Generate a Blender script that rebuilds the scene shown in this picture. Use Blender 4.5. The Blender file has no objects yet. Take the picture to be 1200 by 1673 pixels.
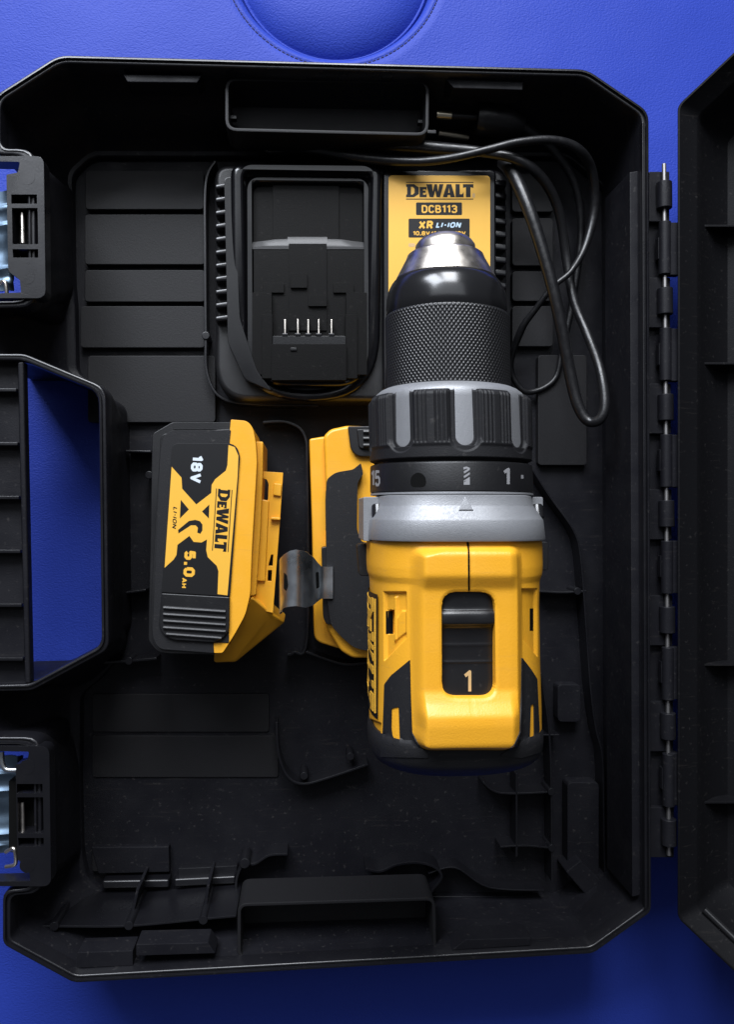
import bpy, bmesh, math
import numpy as np
from mathutils import Vector, Matrix
from mathutils.bvhtree import BVHTree
from mathutils.geometry import delaunay_2d_cdt

# ------------------------------------------------------------------ camera / light / exposure
S = 0.001                      # everything below is written in millimetres
HC, TH, FP = 480.0, math.radians(4.4), 1339.0
sc = bpy.context.scene
col = sc.collection
cam_d = bpy.data.cameras.new('camera'); cam = bpy.data.objects.new('camera', cam_d); col.objects.link(cam)
cam_d.sensor_fit = 'VERTICAL'; cam_d.sensor_height = 36; cam_d.lens = FP/1673*36
cam_d.clip_start = 0.01; cam_d.clip_end = 20
RT = Vector((math.cos(TH), 0, math.sin(TH))); UP = Vector((0, 1, 0)); FW = Vector((math.sin(TH), 0, -math.cos(TH)))
cam.matrix_world = Matrix(((RT.x, 0, -FW.x, 0), (0, 1, 0, 0), (RT.z, 0, -FW.z, HC*S), (0, 0, 0, 1)))
sc.camera = cam
cam_d.dof.use_dof = False

w = bpy.data.worlds.new('World'); sc.world = w; w.use_nodes = True
bgn = w.node_tree.nodes['Background']
bgn.inputs[0].default_value = (0.84, 0.88, 1.0, 1); bgn.inputs[1].default_value = 0.075

def area(name, loc, target, sx, sy, power, colr):
    l = bpy.data.lights.new(name, 'AREA'); l.shape = 'RECTANGLE'; l.size = sx; l.size_y = sy; l.energy = power; l.color = colr
    o = bpy.data.objects.new(name, l); col.objects.link(o); o.location = loc
    d = (Vector(target)-Vector(loc)).normalized(); o.rotation_euler = d.to_track_quat('-Z', 'Y').to_euler()
    return o
# the window of the room: two tall panes beyond the top edge of the picture
area('window_light', (-0.58, 1.20, 0.99), (0.0, 0, 0.05), 0.53, 0.84, 29, (0.86, 0.91, 1.0))
area('window_light', (0.05, 1.31, 0.99), (0.0, 0, 0.05), 0.53, 0.84, 29, (0.92, 0.95, 1.0))
# the pale ceiling beside the window
area('ceiling_light', (-0.25, 0.95, 1.9), (-0.25, 0.95, 0.0), 2.2, 1.0, 9.0, (0.88, 0.93, 1.0))

sc.view_settings.view_transform = 'Standard'; sc.view_settings.look = 'None'
sc.view_settings.exposure = 0.0; sc.view_settings.gamma = 1.0
sc.cycles.use_denoising = True
sc.cycles.max_bounces = 6; sc.cycles.diffuse_bounces = 4; sc.cycles.glossy_bounces = 4
sc.cycles.sample_clamp_indirect = 5

# ------------------------------------------------------------------ helpers
CP = Vector((0, 0, HC))
def ray(px, py): return (RT*((px-600)/FP) + UP*((836.5-py)/FP) + FW)
def P(px, py, z):
    d = ray(px, py); t = (z-HC)/d.z
    return CP + d*t
def depth(v): return (Vector(v)-CP).dot(FW)
def proj(a):
    a = np.asarray(a, float) - np.array(CP)
    dz = a@np.array(FW); return np.stack([600+FP*(a@np.array(RT))/dz, 836.5-FP*(a@np.array(UP))/dz], -1)

def new_mat(name, colr, rough=0.5, metal=0.0, spec=0.5, bump=0.0, bscale=2500, var=0.0, coat=0.0, vscale=60, bdist=0.0002, dust=0.0, scuff=0.0, turned=0.0):
    m = bpy.data.materials.new(name); m.use_nodes = True; nt = m.node_tree; b = nt.nodes['Principled BSDF']
    b.inputs['Base Color'].default_value = (*colr, 1); b.inputs['Roughness'].default_value = rough
    b.inputs['Metallic'].default_value = metal; b.inputs['Specular IOR Level'].default_value = spec
    b.inputs['Coat Weight'].default_value = coat; b.inputs['Coat Roughness'].default_value = 0.15
    tc = nt.nodes.new('ShaderNodeTexCoord')
    if bump:
        n = nt.nodes.new('ShaderNodeTexNoise'); n.inputs['Scale'].default_value = bscale; n.inputs['Detail'].default_value = 3
        nt.links.new(tc.outputs['Object'], n.inputs['Vector'])
        bp = nt.nodes.new('ShaderNodeBump'); bp.inputs['Strength'].default_value = bump; bp.inputs['Distance'].default_value = bdist
        nt.links.new(n.outputs['Fac'], bp.inputs['Height']); nt.links.new(bp.outputs[0], b.inputs['Normal'])
    if var:
        n2 = nt.nodes.new('ShaderNodeTexNoise'); n2.inputs['Scale'].default_value = vscale; n2.inputs['Detail'].default_value = 6
        nt.links.new(tc.outputs['Object'], n2.inputs['Vector'])
        mr = nt.nodes.new('ShaderNodeMapRange'); mr.inputs[1].default_value = .3; mr.inputs[2].default_value = .7
        mr.inputs[3].default_value = max(rough-var, .03); mr.inputs[4].default_value = min(rough+var, 1)
        nt.links.new(n2.outputs['Fac'], mr.inputs[0]); nt.links.new(mr.outputs[0], b.inputs['Roughness'])
    if dust:
        n3 = nt.nodes.new('ShaderNodeTexNoise'); n3.inputs['Scale'].default_value = 420; n3.inputs['Detail'].default_value = 5
        nt.links.new(tc.outputs['Object'], n3.inputs['Vector'])
        r3 = nt.nodes.new('ShaderNodeMapRange'); r3.inputs[1].default_value = .63; r3.inputs[2].default_value = .76
        r3.inputs[3].default_value = 0; r3.inputs[4].default_value = dust
        nt.links.new(n3.outputs['Fac'], r3.inputs[0])
        mx = nt.nodes.new('ShaderNodeMix'); mx.data_type = 'RGBA'
        mx.inputs[6].default_value = (*colr, 1); mx.inputs[7].default_value = (.16, .15, .14, 1)
        nt.links.new(r3.outputs[0], mx.inputs[0]); nt.links.new(mx.outputs[2], b.inputs['Base Color'])
    if scuff:
        mp = nt.nodes.new('ShaderNodeMapping'); mp.inputs['Scale'].default_value = (1, 14, 5); mp.inputs['Rotation'].default_value = (0, 0, .6)
        nt.links.new(tc.outputs['Object'], mp.inputs[0])
        n4 = nt.nodes.new('ShaderNodeTexNoise'); n4.inputs['Scale'].default_value = 42; n4.inputs['Detail'].default_value = 7; n4.inputs['Roughness'].default_value = .62
        nt.links.new(mp.outputs[0], n4.inputs['Vector'])
        r4 = nt.nodes.new('ShaderNodeMapRange'); r4.inputs[1].default_value = .60; r4.inputs[2].default_value = .70
        r4.inputs[3].default_value = 0; r4.inputs[4].default_value = scuff
        nt.links.new(n4.outputs['Fac'], r4.inputs[0])
        m2 = nt.nodes.new('ShaderNodeMix'); m2.data_type = 'RGBA'
        src = b.inputs['Base Color'].links[0].from_socket if b.inputs['Base Color'].links else None
        if src: nt.links.new(src, m2.inputs[6])
        else: m2.inputs[6].default_value = (*colr, 1)
        m2.inputs[7].default_value = (.15, .13, .11, 1)
        nt.links.new(r4.outputs[0], m2.inputs[0]); nt.links.new(m2.outputs[2], b.inputs['Base Color'])
    if turned:
        mp = nt.nodes.new('ShaderNodeMapping'); mp.inputs['Scale'].default_value = (.02, 1, .02); nt.links.new(tc.outputs['Object'], mp.inputs[0])
        n5 = nt.nodes.new('ShaderNodeTexNoise'); n5.inputs['Scale'].default_value = 3200; n5.inputs['Detail'].default_value = 3
        nt.links.new(mp.outputs[0], n5.inputs['Vector'])
        b5 = nt.nodes.new('ShaderNodeBump'); b5.inputs['Strength'].default_value = turned; b5.inputs['Distance'].default_value = .0001
        nt.links.new(n5.outputs['Fac'], b5.inputs['Height']); nt.links.new(b5.outputs[0], b.inputs['Normal'])
    return m
M = {}
M['case'] = new_mat('case_plastic', (.0075, .0075, .0100), .50, bump=.35, bscale=1500, var=.12, spec=.22, dust=.16, scuff=.05)
M['lid_plastic_shaded'] = new_mat('lid_plastic_shaded', (.0045, .0045, .0055), .58, bump=.35, bscale=1500, spec=.13, dust=.10, scuff=.05)  # case plastic again, darker and duller so the lid's shade sits in the colour
M['rim_plastic'] = new_mat('rim_plastic', (.007, .007, .009), .30, bump=.12, bscale=1200, var=.08, spec=.55, dust=.12)
M['case_smooth'] = new_mat('case_plastic_smooth', (.006, .006, .0078), .32, bump=.15, bscale=900, var=.08, spec=.52)
M['pocket'] = new_mat('case_pocket_plastic', (.009, .0088, .010), .55, bump=.35, bscale=1500, spec=.30)
M['charger'] = new_mat('charger_plastic', (.004, .004, .005), .20, bump=.08, bscale=1400, var=.05, spec=.55, dust=.06)
M['ledge_plastic'] = new_mat('ledge_plastic', (.008, .008, .009), .42, bump=.2, bscale=1500, spec=.5)
M['charger_bay'] = new_mat('charger_bay_plastic', (.0042, .004, .004), .42, bump=.3, bscale=1600, spec=.11, dust=.08)
M['yellow'] = new_mat('yellow_plastic', (.80, .378, .022), .40, bump=.32, bscale=1500, var=.10, vscale=90, scuff=.10)
M['yellow_print'] = new_mat('yellow_print', (.80, .43, .045), .45)
M['amber_foil'] = new_mat('amber_foil_label', (.76, .42, .055), .45, metal=.05, bump=.1, bscale=1800)
M['black'] = new_mat('black_plastic', (.008, .008, .009), .40, bump=.2, bscale=1500, var=.06, dust=.08)
M['selector'] = new_mat('selector_plastic', (.009, .009, .010), .33, bump=.1, bscale=1500, var=.05, dust=.1)
M['rubber'] = new_mat('black_rubber', (.013, .013, .0145), .56, bump=.4, bscale=1700, spec=.26, dust=.16, scuff=.06)
M['black_print'] = new_mat('black_print', (.007, .007, .008), .5, spec=.3)
M['gloss'] = new_mat('gloss_black_steel', (.010, .010, .011), .22, metal=0, spec=.6, coat=.15)
M['knurl'] = new_mat('knurled_black_steel', (.014, .014, .015), .36, spec=.5)
M['silver'] = new_mat('silver_paint', (.25, .255, .268), .46, metal=.35, bump=.4, bscale=2600, var=.08, vscale=900)
M['steel'] = new_mat('bright_steel', (.78, .72, .65), .32, metal=1, var=.08, vscale=200, turned=.35)
M['clasp_steel'] = new_mat('clasp_steel', (.15, .21, .28), .46, metal=1, bump=.2, bscale=160, bdist=.0004, var=.1, vscale=120)
M['steel_blue'] = new_mat('zinc_plated_steel', (.66, .70, .73), .33, metal=1, bump=.15, bscale=160, bdist=.0004, var=.08, vscale=90)
M['pin_steel'] = new_mat('pin_steel', (.34, .33, .33), .5, metal=1)
M['brass'] = new_mat('plug_metal', (.75, .68, .52), .3, metal=1)
M['white_print'] = new_mat('white_print', (.62, .68, .74), .5)
M['grey_print'] = new_mat('grey_print', (.26, .26, .27), .5)
M['tan_print'] = new_mat('tan_print', (.55, .36, .16), .5)
M['cyan_print'] = new_mat('pale_blue_print', (.45, .60, .72), .5)
M['cord'] = new_mat('cord_rubber', (.007, .007, .008), .36, bump=.3, bscale=500, bdist=.0003, var=.08, vscale=300)
M['thread'] = new_mat('blue_thread', (.008, .010, .07), .7)
M['void'] = new_mat('recess_dark', (.003, .003, .003), .8, spec=.1)  # darkness of gaps and recesses put into a flat colour

M['floor'] = new_mat('pale_floor', (.34, .29, .24), .5, bump=.1, bscale=40)

def leather():
    m = bpy.data.materials.new('blue_leatherette'); m.use_nodes = True; nt = m.node_tree; b = nt.nodes['Principled BSDF']
    b.inputs['Base Color'].default_value = (.022, .047, .33, 1); b.inputs['Roughness'].default_value = .52
    b.inputs['Specular IOR Level'].default_value = .18
    tc = nt.nodes.new('ShaderNodeTexCoord')
    mp = nt.nodes.new('ShaderNodeMapping'); mp.inputs['Scale'].default_value = (1, 1.35, 1); nt.links.new(tc.outputs['Object'], mp.inputs[0])
    nz = nt.nodes.new('ShaderNodeTexNoise'); nz.inputs['Scale'].default_value = 300; nz.inputs['Detail'].default_value = 2
    nt.links.new(mp.outputs[0], nz.inputs['Vector'])
    mxv = nt.nodes.new('ShaderNodeMix'); mxv.data_type = 'VECTOR'; mxv.inputs[0].default_value = .0035
    nt.links.new(mp.outputs[0], mxv.inputs[4]); nt.links.new(nz.outputs['Color'], mxv.inputs[5])
    v = nt.nodes.new('ShaderNodeTexVoronoi'); v.inputs['Scale'].default_value = 760; v.feature = 'SMOOTH_F1'; v.inputs['Smoothness'].default_value = .6
    nt.links.new(mxv.outputs[1], v.inputs['Vector'])
    n2 = nt.nodes.new('ShaderNodeTexNoise'); n2.inputs['Scale'].default_value = 900; n2.inputs['Detail'].default_value = 3
    nt.links.new(mp.outputs[0], n2.inputs['Vector'])
    ad = nt.nodes.new('ShaderNodeMath'); ad.operation = 'ADD'; nt.links.new(v.outputs['Distance'], ad.inputs[0]); nt.links.new(n2.outputs['Fac'], ad.inputs[1])
    bp = nt.nodes.new('ShaderNodeBump'); bp.inputs['Strength'].default_value = .36; bp.inputs['Distance'].default_value = .00042; bp.invert = True
    nt.links.new(ad.outputs[0], bp.inputs['Height'])
    # slow dents of the padding below
    n3 = nt.nodes.new('ShaderNodeTexNoise'); n3.inputs['Scale'].default_value = 9; n3.inputs['Detail'].default_value = 2
    nt.links.new(tc.outputs['Object'], n3.inputs['Vector'])
    b2 = nt.nodes.new('ShaderNodeBump'); b2.inputs['Strength'].default_value = .5; b2.inputs['Distance'].default_value = .010
    nt.links.new(n3.outputs['Fac'], b2.inputs['Height']); nt.links.new(b2.outputs[0], bp.inputs['Normal'])
    nt.links.new(bp.outputs[0], b.inputs['Normal'])
    return m
M['leather'] = leather()

def root(name, label, cat, loc, group=None):
    o = bpy.data.objects.new(name, None); col.objects.link(o); o.location = Vector(loc)*S; o['label'] = label; o['category'] = cat
    o.empty_display_size = .02
    if group: o['group'] = group
    return o
def origin(o):
    v = Vector((0, 0, 0))
    while o: v += o.location; o = o.parent
    return v

def mk(name, V, F, mat, parent=None, bevel=0, seg=2, sharp=38, bang=30, kind=None, label=None):
    """V in world millimetres, F index lists -> one mesh object"""
    me = bpy.data.meshes.new(name)
    off = origin(parent) if parent else Vector((0, 0, 0))
    me.from_pydata([tuple(Vector(v)*S-off) for v in V], [], [tuple(f) for f in F])
    bm = bmesh.new(); bm.from_mesh(me)
    bmesh.ops.recalc_face_normals(bm, faces=bm.faces)
    if bevel:
        ed = [e for e in bm.edges if len(e.link_faces) == 2 and e.calc_face_angle(0) > math.radians(bang)]
        bmesh.ops.bevel(bm, geom=ed, offset=bevel*S, segments=seg, affect='EDGES', profile=.5, clamp_overlap=True)
    bm.to_mesh(me); bm.free()
    me.shade_smooth(); me.set_sharp_from_angle(angle=math.radians(sharp))
    me.materials.append(M[mat])
    o = bpy.data.objects.new(name, me); col.objects.link(o)
    if bevel: wn = o.modifiers.new('weighted_normal', 'WEIGHTED_NORMAL'); wn.keep_sharp = True
    if parent: o.parent = parent
    if kind: o['kind'] = kind
    if label: o['label'] = label
    return o
def bvh_of(*objs):
    V, F = [], []
    for o in objs:
        off = origin(o); b = len(V)
        V += [(v.co+off)/S for v in o.data.vertices]; F += [[i+b for i in p.vertices] for p in o.data.polygons]
    return BVHTree.FromPolygons(V, F)

def rpoly(pts, r, n=5):
    """round the corners of a polygon; r one radius or a list"""
    out = []; k = len(pts)
    for i in range(k):
        p = Vector(pts[i][:2]); a = Vector(pts[i-1][:2]); c = Vector(pts[(i+1) % k][:2]); ri = r[i] if isinstance(r, (list, tuple)) else r
        d1 = a-p; d2 = c-p; l1, l2 = d1.length, d2.length
        ri = min(ri, l1*.49, l2*.49)
        q1 = p+d1*(ri/l1); q2 = p+d2*(ri/l2)
        for j in range(n+1):
            t = j/n; out.append(tuple((1-t)**2*q1+2*t*(1-t)*p+t*t*q2))
    return out
def offset(pts, d):
    """mitred inset of a polygon (positive = inwards)"""
    k = len(pts); ar = sum(pts[i][0]*pts[(i+1) % k][1]-pts[(i+1) % k][0]*pts[i][1] for i in range(k)); s = 1 if ar > 0 else -1
    out = []
    for i in range(k):
        p = Vector(pts[i]); a = Vector(pts[i-1]); c = Vector(pts[(i+1) % k])
        e1 = (p-a).normalized(); e2 = (c-p).normalized(); n1 = Vector((-e1.y, e1.x))*s; n2 = Vector((-e2.y, e2.x))*s
        m = n1+n2; m = m/max(m.dot(n1), .35); out.append(tuple(p+m*d))
    return out
def xy(pts, z): return [tuple(P(a, b, z).xy) for a, b in pts]
def ring(pts, z): return [Vector((p[0], p[1], z)) for p in pts]
def loft(rings, cap0=True, cap1=True, closed=True):
    V = [v for r in rings for v in r]; n = len(rings[0]); F = []
    for i in range(len(rings)-1):
        for j in range(n if closed else n-1):
            a = i*n+j; b = i*n+(j+1) % n; F.append((a, b, b+n, a+n))
    if cap0: F.append(tuple(range(n)))
    if cap1: F.append(tuple(range((len(rings)-1)*n, len(rings)*n)))
    return V, F
def prism(pts, z0, z1): return loft([ring(pts, z0), ring(pts, z1)])
def pbox(px0, py0, px1, py1, z0, z1, r=0, n=3):
    """box whose top outline is given in picture coordinates at height z1"""
    q = [(px0, py0), (px1, py0), (px1, py1), (px0, py1)]
    if r: q = rpoly(q, r, n)
    return prism(xy(q, z1), z0, z1)
def join(*vf):
    V, F = [], []
    for v, f in vf:
        b = len(V); V += list(v); F += [[i+b for i in q] for q in f]
    return V, F
def box(x0, x1, y0, y1, z0, z1):
    V = [(x, y, z) for z in (z0, z1) for x, y in ((x0, y0), (x1, y0), (x1, y1), (x0, y1))]
    return V, [(0, 1, 2, 3), (4, 5, 6, 7), (0, 1, 5, 4), (1, 2, 6, 5), (2, 3, 7, 6), (3, 0, 4, 7)]
def catmull(pts, n=8):
    pts = [Vector(p) for p in pts]; out = []
    for i in range(len(pts)-1):
        p0 = pts[max(i-1, 0)]; p1 = pts[i]; p2 = pts[i+1]; p3 = pts[min(i+2, len(pts)-1)]
        for j in range(n):
            t = j/n; out.append(.5*((2*p1)+(-p0+p2)*t+(2*p0-5*p1+4*p2-p3)*t*t+(-p0+3*p1-3*p2+p3)*t**3))
    out.append(pts[-1]); return out
def tube(path, r, n=14, flat=1.0):
    rs = r if isinstance(r, list) else [r]*len(path); rings = []; prev = Vector((0, 0, 1))
    for i, p in enumerate(path):
        t = (path[min(i+1, len(path)-1)]-path[max(i-1, 0)]).normalized()
        a = prev-t*prev.dot(t); a.normalize(); b = t.cross(a); prev = a
        rings.append([p+(a*math.cos(k*2*math.pi/n)*flat+b*math.sin(k*2*math.pi/n))*rs[i] for k in range(n)])
    return loft(rings)
def rib(pts, ztop, zbot, th=1.3, smooth=6):
    """thin upright wall following a line given in picture coordinates at its top height"""
    c = [Vector(P(a, b, ztop)) for a, b in pts]
    if smooth and len(c) > 2: c = catmull(c, smooth)
    rings = []
    for i, p in enumerate(c):
        t = (c[min(i+1, len(c)-1)]-c[max(i-1, 0)]); t.z = 0; t.normalize(); nn = Vector((-t.y, t.x, 0))*th/2
        a, b = p+nn, p-nn
        rings.append([Vector((a.x, a.y, zbot)), a, b, Vector((b.x, b.y, zbot))])
    return loft(rings)
def fill(outer, holes=(), grid=0):
    """triangulate a picture-space polygon, optionally with interior points"""
    vs, es = [], []
    for lp in [outer, *holes]:
        b = len(vs)
        pts = []
        for i in range(len(lp)):
            a = Vector(lp[i]); c = Vector(lp[(i+1) % len(lp)]); pts.append(a)
            if grid:
                k = int((c-a).length//grid)
                for j in range(1, k): pts.append(a.lerp(c, j/k))
        vs += pts; es += [(b+i, b+(i+1) % len(pts)) for i in range(len(pts))]
    if grid:
        x0 = min(v.x for v in vs); x1 = max(v.x for v in vs); y0 = min(v.y for v in vs); y1 = max(v.y for v in vs)
        L = np.array([tuple(v) for v in outer])
        gx, gy = np.meshgrid(np.arange(x0+grid/2, x1, grid), np.arange(y0+grid/2, y1, grid)); q = np.stack([gx.ravel(), gy.ravel()], -1)
        sd = sdist(q, L)
        for p in q[sd < -grid*.3]:
            vs.append(Vector(p))
    r = delaunay_2d_cdt([Vector(v) for v in vs], es, [], 1, 1e-5)
    P2 = np.array([tuple(v) for v in r[0]]); F = [tuple(f) for f in r[2]]
    if holes and F:
        C = np.array([P2[list(f)].mean(0) for f in F]); keep = np.ones(len(F), bool)
        for h in holes: keep &= sdist(C, np.array([tuple(q) for q in h], float)) > 0
        F = [f for f, k in zip(F, keep) if k]
        used = sorted({i for f in F for i in f}); mp = {u: k for k, u in enumerate(used)}
        P2 = P2[used]; F = [tuple(mp[i] for i in f) for f in F]
    return [tuple(v) for v in P2], F
def sdist(q, L):
    """signed distance (negative inside) of points q to polygon L"""
    d = np.full(len(q), 1e9); ins = np.zeros(len(q), bool)
    for i in range(len(L)):
        a = L[i]; b = L[(i+1) % len(L)]; ab = b-a; t = np.clip(((q-a)@ab)/(ab@ab+1e-12), 0, 1)
        d = np.minimum(d, np.linalg.norm(q-(a+t[:, None]*ab), axis=1))
        cnd = (a[1] > q[:, 1]) != (b[1] > q[:, 1])
        xx = a[0]+(q[:, 1]-a[1])*(b[0]-a[0])/((b[1]-a[1]) if b[1] != a[1] else 1e-9)
        ins ^= cnd & (q[:, 0] < xx)
    return np.where(ins, -d, d)
def deco(name, vf, bvh, mat, parent, off=.12, thick=.3, **kw):
    """a thin applied piece whose outline lies on a real surface"""
    pv, pf = vf; V = []; ok = []
    for a, b in pv:
        d = ray(a, b).normalized(); h, n, i, t = bvh.ray_cast(CP, d)
        if h is None: V.append(None); ok.append(False); continue
        if n.dot(d) > 0: n = -n
        V.append((h, n)); ok.append(True)
    F = [f for f in pf if all(ok[i] for i in f)]
    V = [v if v else (Vector((0, 0, 0)), Vector((0, 0, 1))) for v in V]
    cnt = {}
    for f in F:
        for i in range(len(f)):
            e = (f[i], f[(i+1) % len(f)]); cnt[tuple(sorted(e))] = cnt.get(tuple(sorted(e)), 0)+1
    n0 = len(V)
    VV = [h+n*off for h, n in V]+[h+n*(off-thick) for h, n in V]
    FF = list(F)
    for f in F:
        for i in range(len(f)):
            a, b = f[i], f[(i+1) % len(f)]
            if cnt[tuple(sorted((a, b)))] == 1: FF.append((b, a, a+n0, b+n0))
    used = sorted({i for f in FF for i in f}); mp = {u: k for k, u in enumerate(used)}
    return mk(name, [VV[i] for i in used], [[mp[i] for i in f] for f in FF], mat, parent, **kw)

STK = {  # letter: (width, strokes) on a unit cap height
 '0': (.52, [[(.0, .2), (.0, .8), (.14, 1), (.38, 1), (.52, .8), (.52, .2), (.38, 0), (.14, 0), (.0, .2)]]), '1': (.26, [[(0, .80), (.24, 1), (.24, 0)]]),
 '2': (.5, [[(0, .8), (.12, 1), (.38, 1), (.5, .8), (.5, .62), (0, 0), (.52, 0)]]), '3': (.5, [[(0, .82), (.12, 1), (.38, 1), (.5, .85), (.5, .66), (.36, .53), (.18, .53)], [(.36, .53), (.5, .4), (.5, .16), (.38, 0), (.12, 0), (0, .18)]]),
 '4': (.52, [[(.38, 0), (.38, 1), (0, .3), (.54, .3)]]), '5': (.5, [[(.48, 1), (.05, 1), (.02, .56), (.36, .6), (.5, .45), (.5, .16), (.38, 0), (.12, 0), (0, .16)]]),
 '8': (.52, [[(.15, .53), (.02, .68), (.02, .86), (.15, 1), (.37, 1), (.5, .86), (.5, .68), (.37, .53), (.15, .53), (0, .38), (0, .14), (.14, 0), (.38, 0), (.52, .14), (.52, .38), (.37, .53)]]),
 'A': (.6, [[(0, 0), (.3, 1), (.6, 0)], [(.13, .3), (.47, .3)]]), 'B': (.5, [[(0, 0), (0, 1), (.34, 1), (.46, .87), (.46, .66), (.34, .53), (0, .53)], [(.34, .53), (.5, .38), (.5, .14), (.36, 0), (0, 0)]]),
 'C': (.5, [[(.5, .78), (.38, 1), (.14, 1), (0, .8), (0, .2), (.14, 0), (.38, 0), (.5, .22)]]), 'D': (.52, [[(0, 0), (0, 1), (.34, 1), (.52, .8), (.52, .2), (.34, 0), (0, 0)]]),
 'H': (.52, [[(0, 0), (0, 1)], [(.52, 0), (.52, 1)], [(0, .5), (.52, .5)]]), 'I': (.02, [[(0, 0), (0, 1)]]), 'L': (.44, [[(0, 1), (0, 0), (.44, 0)]]),
 'N': (.55, [[(0, 0), (0, 1), (.55, 0), (.55, 1)]]), 'O': (.6, [[(.0, .25), (.0, .75), (.16, 1), (.44, 1), (.6, .75), (.6, .25), (.44, 0), (.16, 0), (.0, .25)]]),
 'R': (.52, [[(0, 0), (0, 1), (.36, 1), (.5, .86), (.5, .62), (.36, .48), (0, .48)], [(.3, .48), (.54, 0)]]), 'V': (.6, [[(0, 1), (.3, 0), (.6, 1)]]), 'X': (.6, [[(0, 0), (.6, 1)], [(0, 1), (.6, 0)]]),
 '-': (.28, [[(0, .48), (.28, .48)]]), '.': (.04, [[(-.1, .0), (.14, .0)]]), '/': (.36, [[(0, 0), (.36, 1)]])}
_tc = {}
def text2d(s, t=.2, shear=0):
    """letters drawn with a broad even stroke, merged and fitted into a unit box"""
    key = (s, t, shear)
    if key in _tc: return _tc[key]
    polys = []; x = 0
    for c in s:
        w_, st = STK[c]
        for l in st:
            p = [Vector((x+a, b*(1-t)+t/2)) for a, b in l]
            for i in range(len(p)-1):
                d = (p[i+1]-p[i]); L = max(d.length, 1e-6); d = d/L; n = Vector((-d.y, d.x))*t/2
                polys.append([p[i]+n, p[i]-n, p[i+1]-n, p[i+1]+n])
            for q in p[1:-1]: polys.append([q+Vector((math.cos(k*math.pi/4+.39), math.sin(k*math.pi/4+.39)))*t*.53 for k in range(8)])
        x += w_+t*1.55
    vs, es = [], []
    for pl in polys:
        b = len(vs); vs += pl; es += [(b+i, b+(i+1) % len(pl)) for i in range(len(pl))]
    r = delaunay_2d_cdt(vs, es, [], 0, 1e-6)
    V = np.array([tuple(v) for v in r[0]]); F = [tuple(f) for f in r[2]]
    C = np.array([V[list(f)].mean(0) for f in F]); keep = np.zeros(len(F), bool)
    for pl in polys: keep |= sdist(C, np.array([tuple(q) for q in pl])) < 1e-7
    F = [f for f, k in zip(F, keep) if k]; used = sorted({i for f in F for i in f}); mp = {u: k for k, u in enumerate(used)}
    V = V[used].copy(); F = [tuple(mp[i] for i in f) for f in F]
    V[:, 0] += V[:, 1]*shear
    V -= V.min(0); V /= V.max(0)
    _tc[key] = (V, F); return V, F
def place2d(vf, o, rt, up):
    """unit-box art placed with origin o, full-width vector rt and full-height vector up"""
    V, F = vf; V = np.asarray(V, float); o, rt, up = map(np.array, (o, rt, up))
    return [tuple(o+v[0]*rt+v[1]*up) for v in V], F
def wordmark():
    """the bold small-cap six letter wordmark between two bars, in a unit box"""
    G = []
    def g(x, w_, outer, hole=None):
        v, f = fill([(a, b) for a, b in outer], [hole] if hole else ()); G.append(([(x+a*w_, b) for a, b in v], f))
    g(0.0, .19, [(0, .13), (0, .13+.0), (.62, .13), (1, .32), (1, .68), (.62, .87), (0, .87), (0, .74), (.08, .7), (.08, .3), (0, .26)][1:],
      [(.38, .28), (.52, .28), (.66, .38), (.66, .62), (.52, .72), (.38, .72)])
    g(.20, .105, [(0, .13), (1, .13), (1, .34), (.84, .27), (.5, .27), (.5, .38), (.85, .38), (.85, .5), (.5, .5), (.5, .58), (.84, .58), (1, .52), (1, .71), (0, .71)])
    g(.30, .255, [(0, .87), (.33, .87), (.38, .45), (.48, .87), (.62, .87), (.68, .45), (.76, .87), (1, .87), (.8, .13), (.6, .13), (.52, .5), (.42, .13), (.2, .13)])
    g(.545, .175, [(0, .13), (.38, .13), (.42, .26), (.62, .26), (.66, .13), (1.04, .13), (.72, .87), (.34, .87)], [(.46, .38), (.58, .38), (.53, .66)])
    g(.735, .12, [(0, .13), (1, .13), (1, .42), (.8, .3), (.52, .3), (.52, .87), (0, .87)])
    g(.845, .155, [(.28, .13), (.72, .13), (.72, .7), (1, .66), (1, .87), (0, .87), (0, .66), (.28, .7)])
    G.append(([(0, 0), (1, 0), (1, .05), (0, .05)], [(0, 1, 2, 3)]))
    G.append(([(0, .95), (1, .95), (1, 1), (0, 1)], [(0, 1, 2, 3)]))
    return join(*G)
WM = wordmark()
def sm(a, b, x): t = np.clip((x-a)/(b-a), 0, 1); return t*t*(3-2*t)

# ------------------------------------------------------------------ the upholstered surface
ctr = P(546, -74, 0); RH = 62.5
def leather_sheet():
    n = 96; rings = []
    for r, z in ((RH-3.2, -16), (RH-3.0, -8), (RH-2.2, -3.5), (RH-.8, -1.2), (RH+1.0, -.2), (RH+2.2, 0)):
        rings.append([Vector((ctr.x+r*math.cos(2*math.pi*k/n), ctr.y+r*math.sin(2*math.pi*k/n), z)) for k in range(n)])
    # seam: a slight valley just outside the rolled edge
    for r, z in ((RH+2.9, -.55), (RH+3.6, 0), (RH+8, .05), (RH+30, 0)):
        rings.append([Vector((ctr.x+r*math.cos(2*math.pi*k/n), ctr.y+r*math.sin(2*math.pi*k/n), z)) for k in range(n)])
    sq = []
    for k in range(n):
        a = 2*math.pi*k/n; c, s_ = math.cos(a), math.sin(a); m = min(350/max(abs(c), 1e-6), (135 if s_ > 0 else 1500)/max(abs(s_), 1e-6)); sq.append((ctr.x+c*m, ctr.y+s_*m))
    for d, z in ((18, 0), (9, -1.2), (3, -5), (0, -12), (0, -48), (4, -56)):
        rings.append([Vector((a+(d if a < ctr.x-300 else -d if a > ctr.x+300 else 0), b+(-d if b > ctr.y+100 else d if b < ctr.y-1400 else 0), z)) for a, b in sq])
    return loft(rings, False, False)
V, F = leather_sheet()
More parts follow.
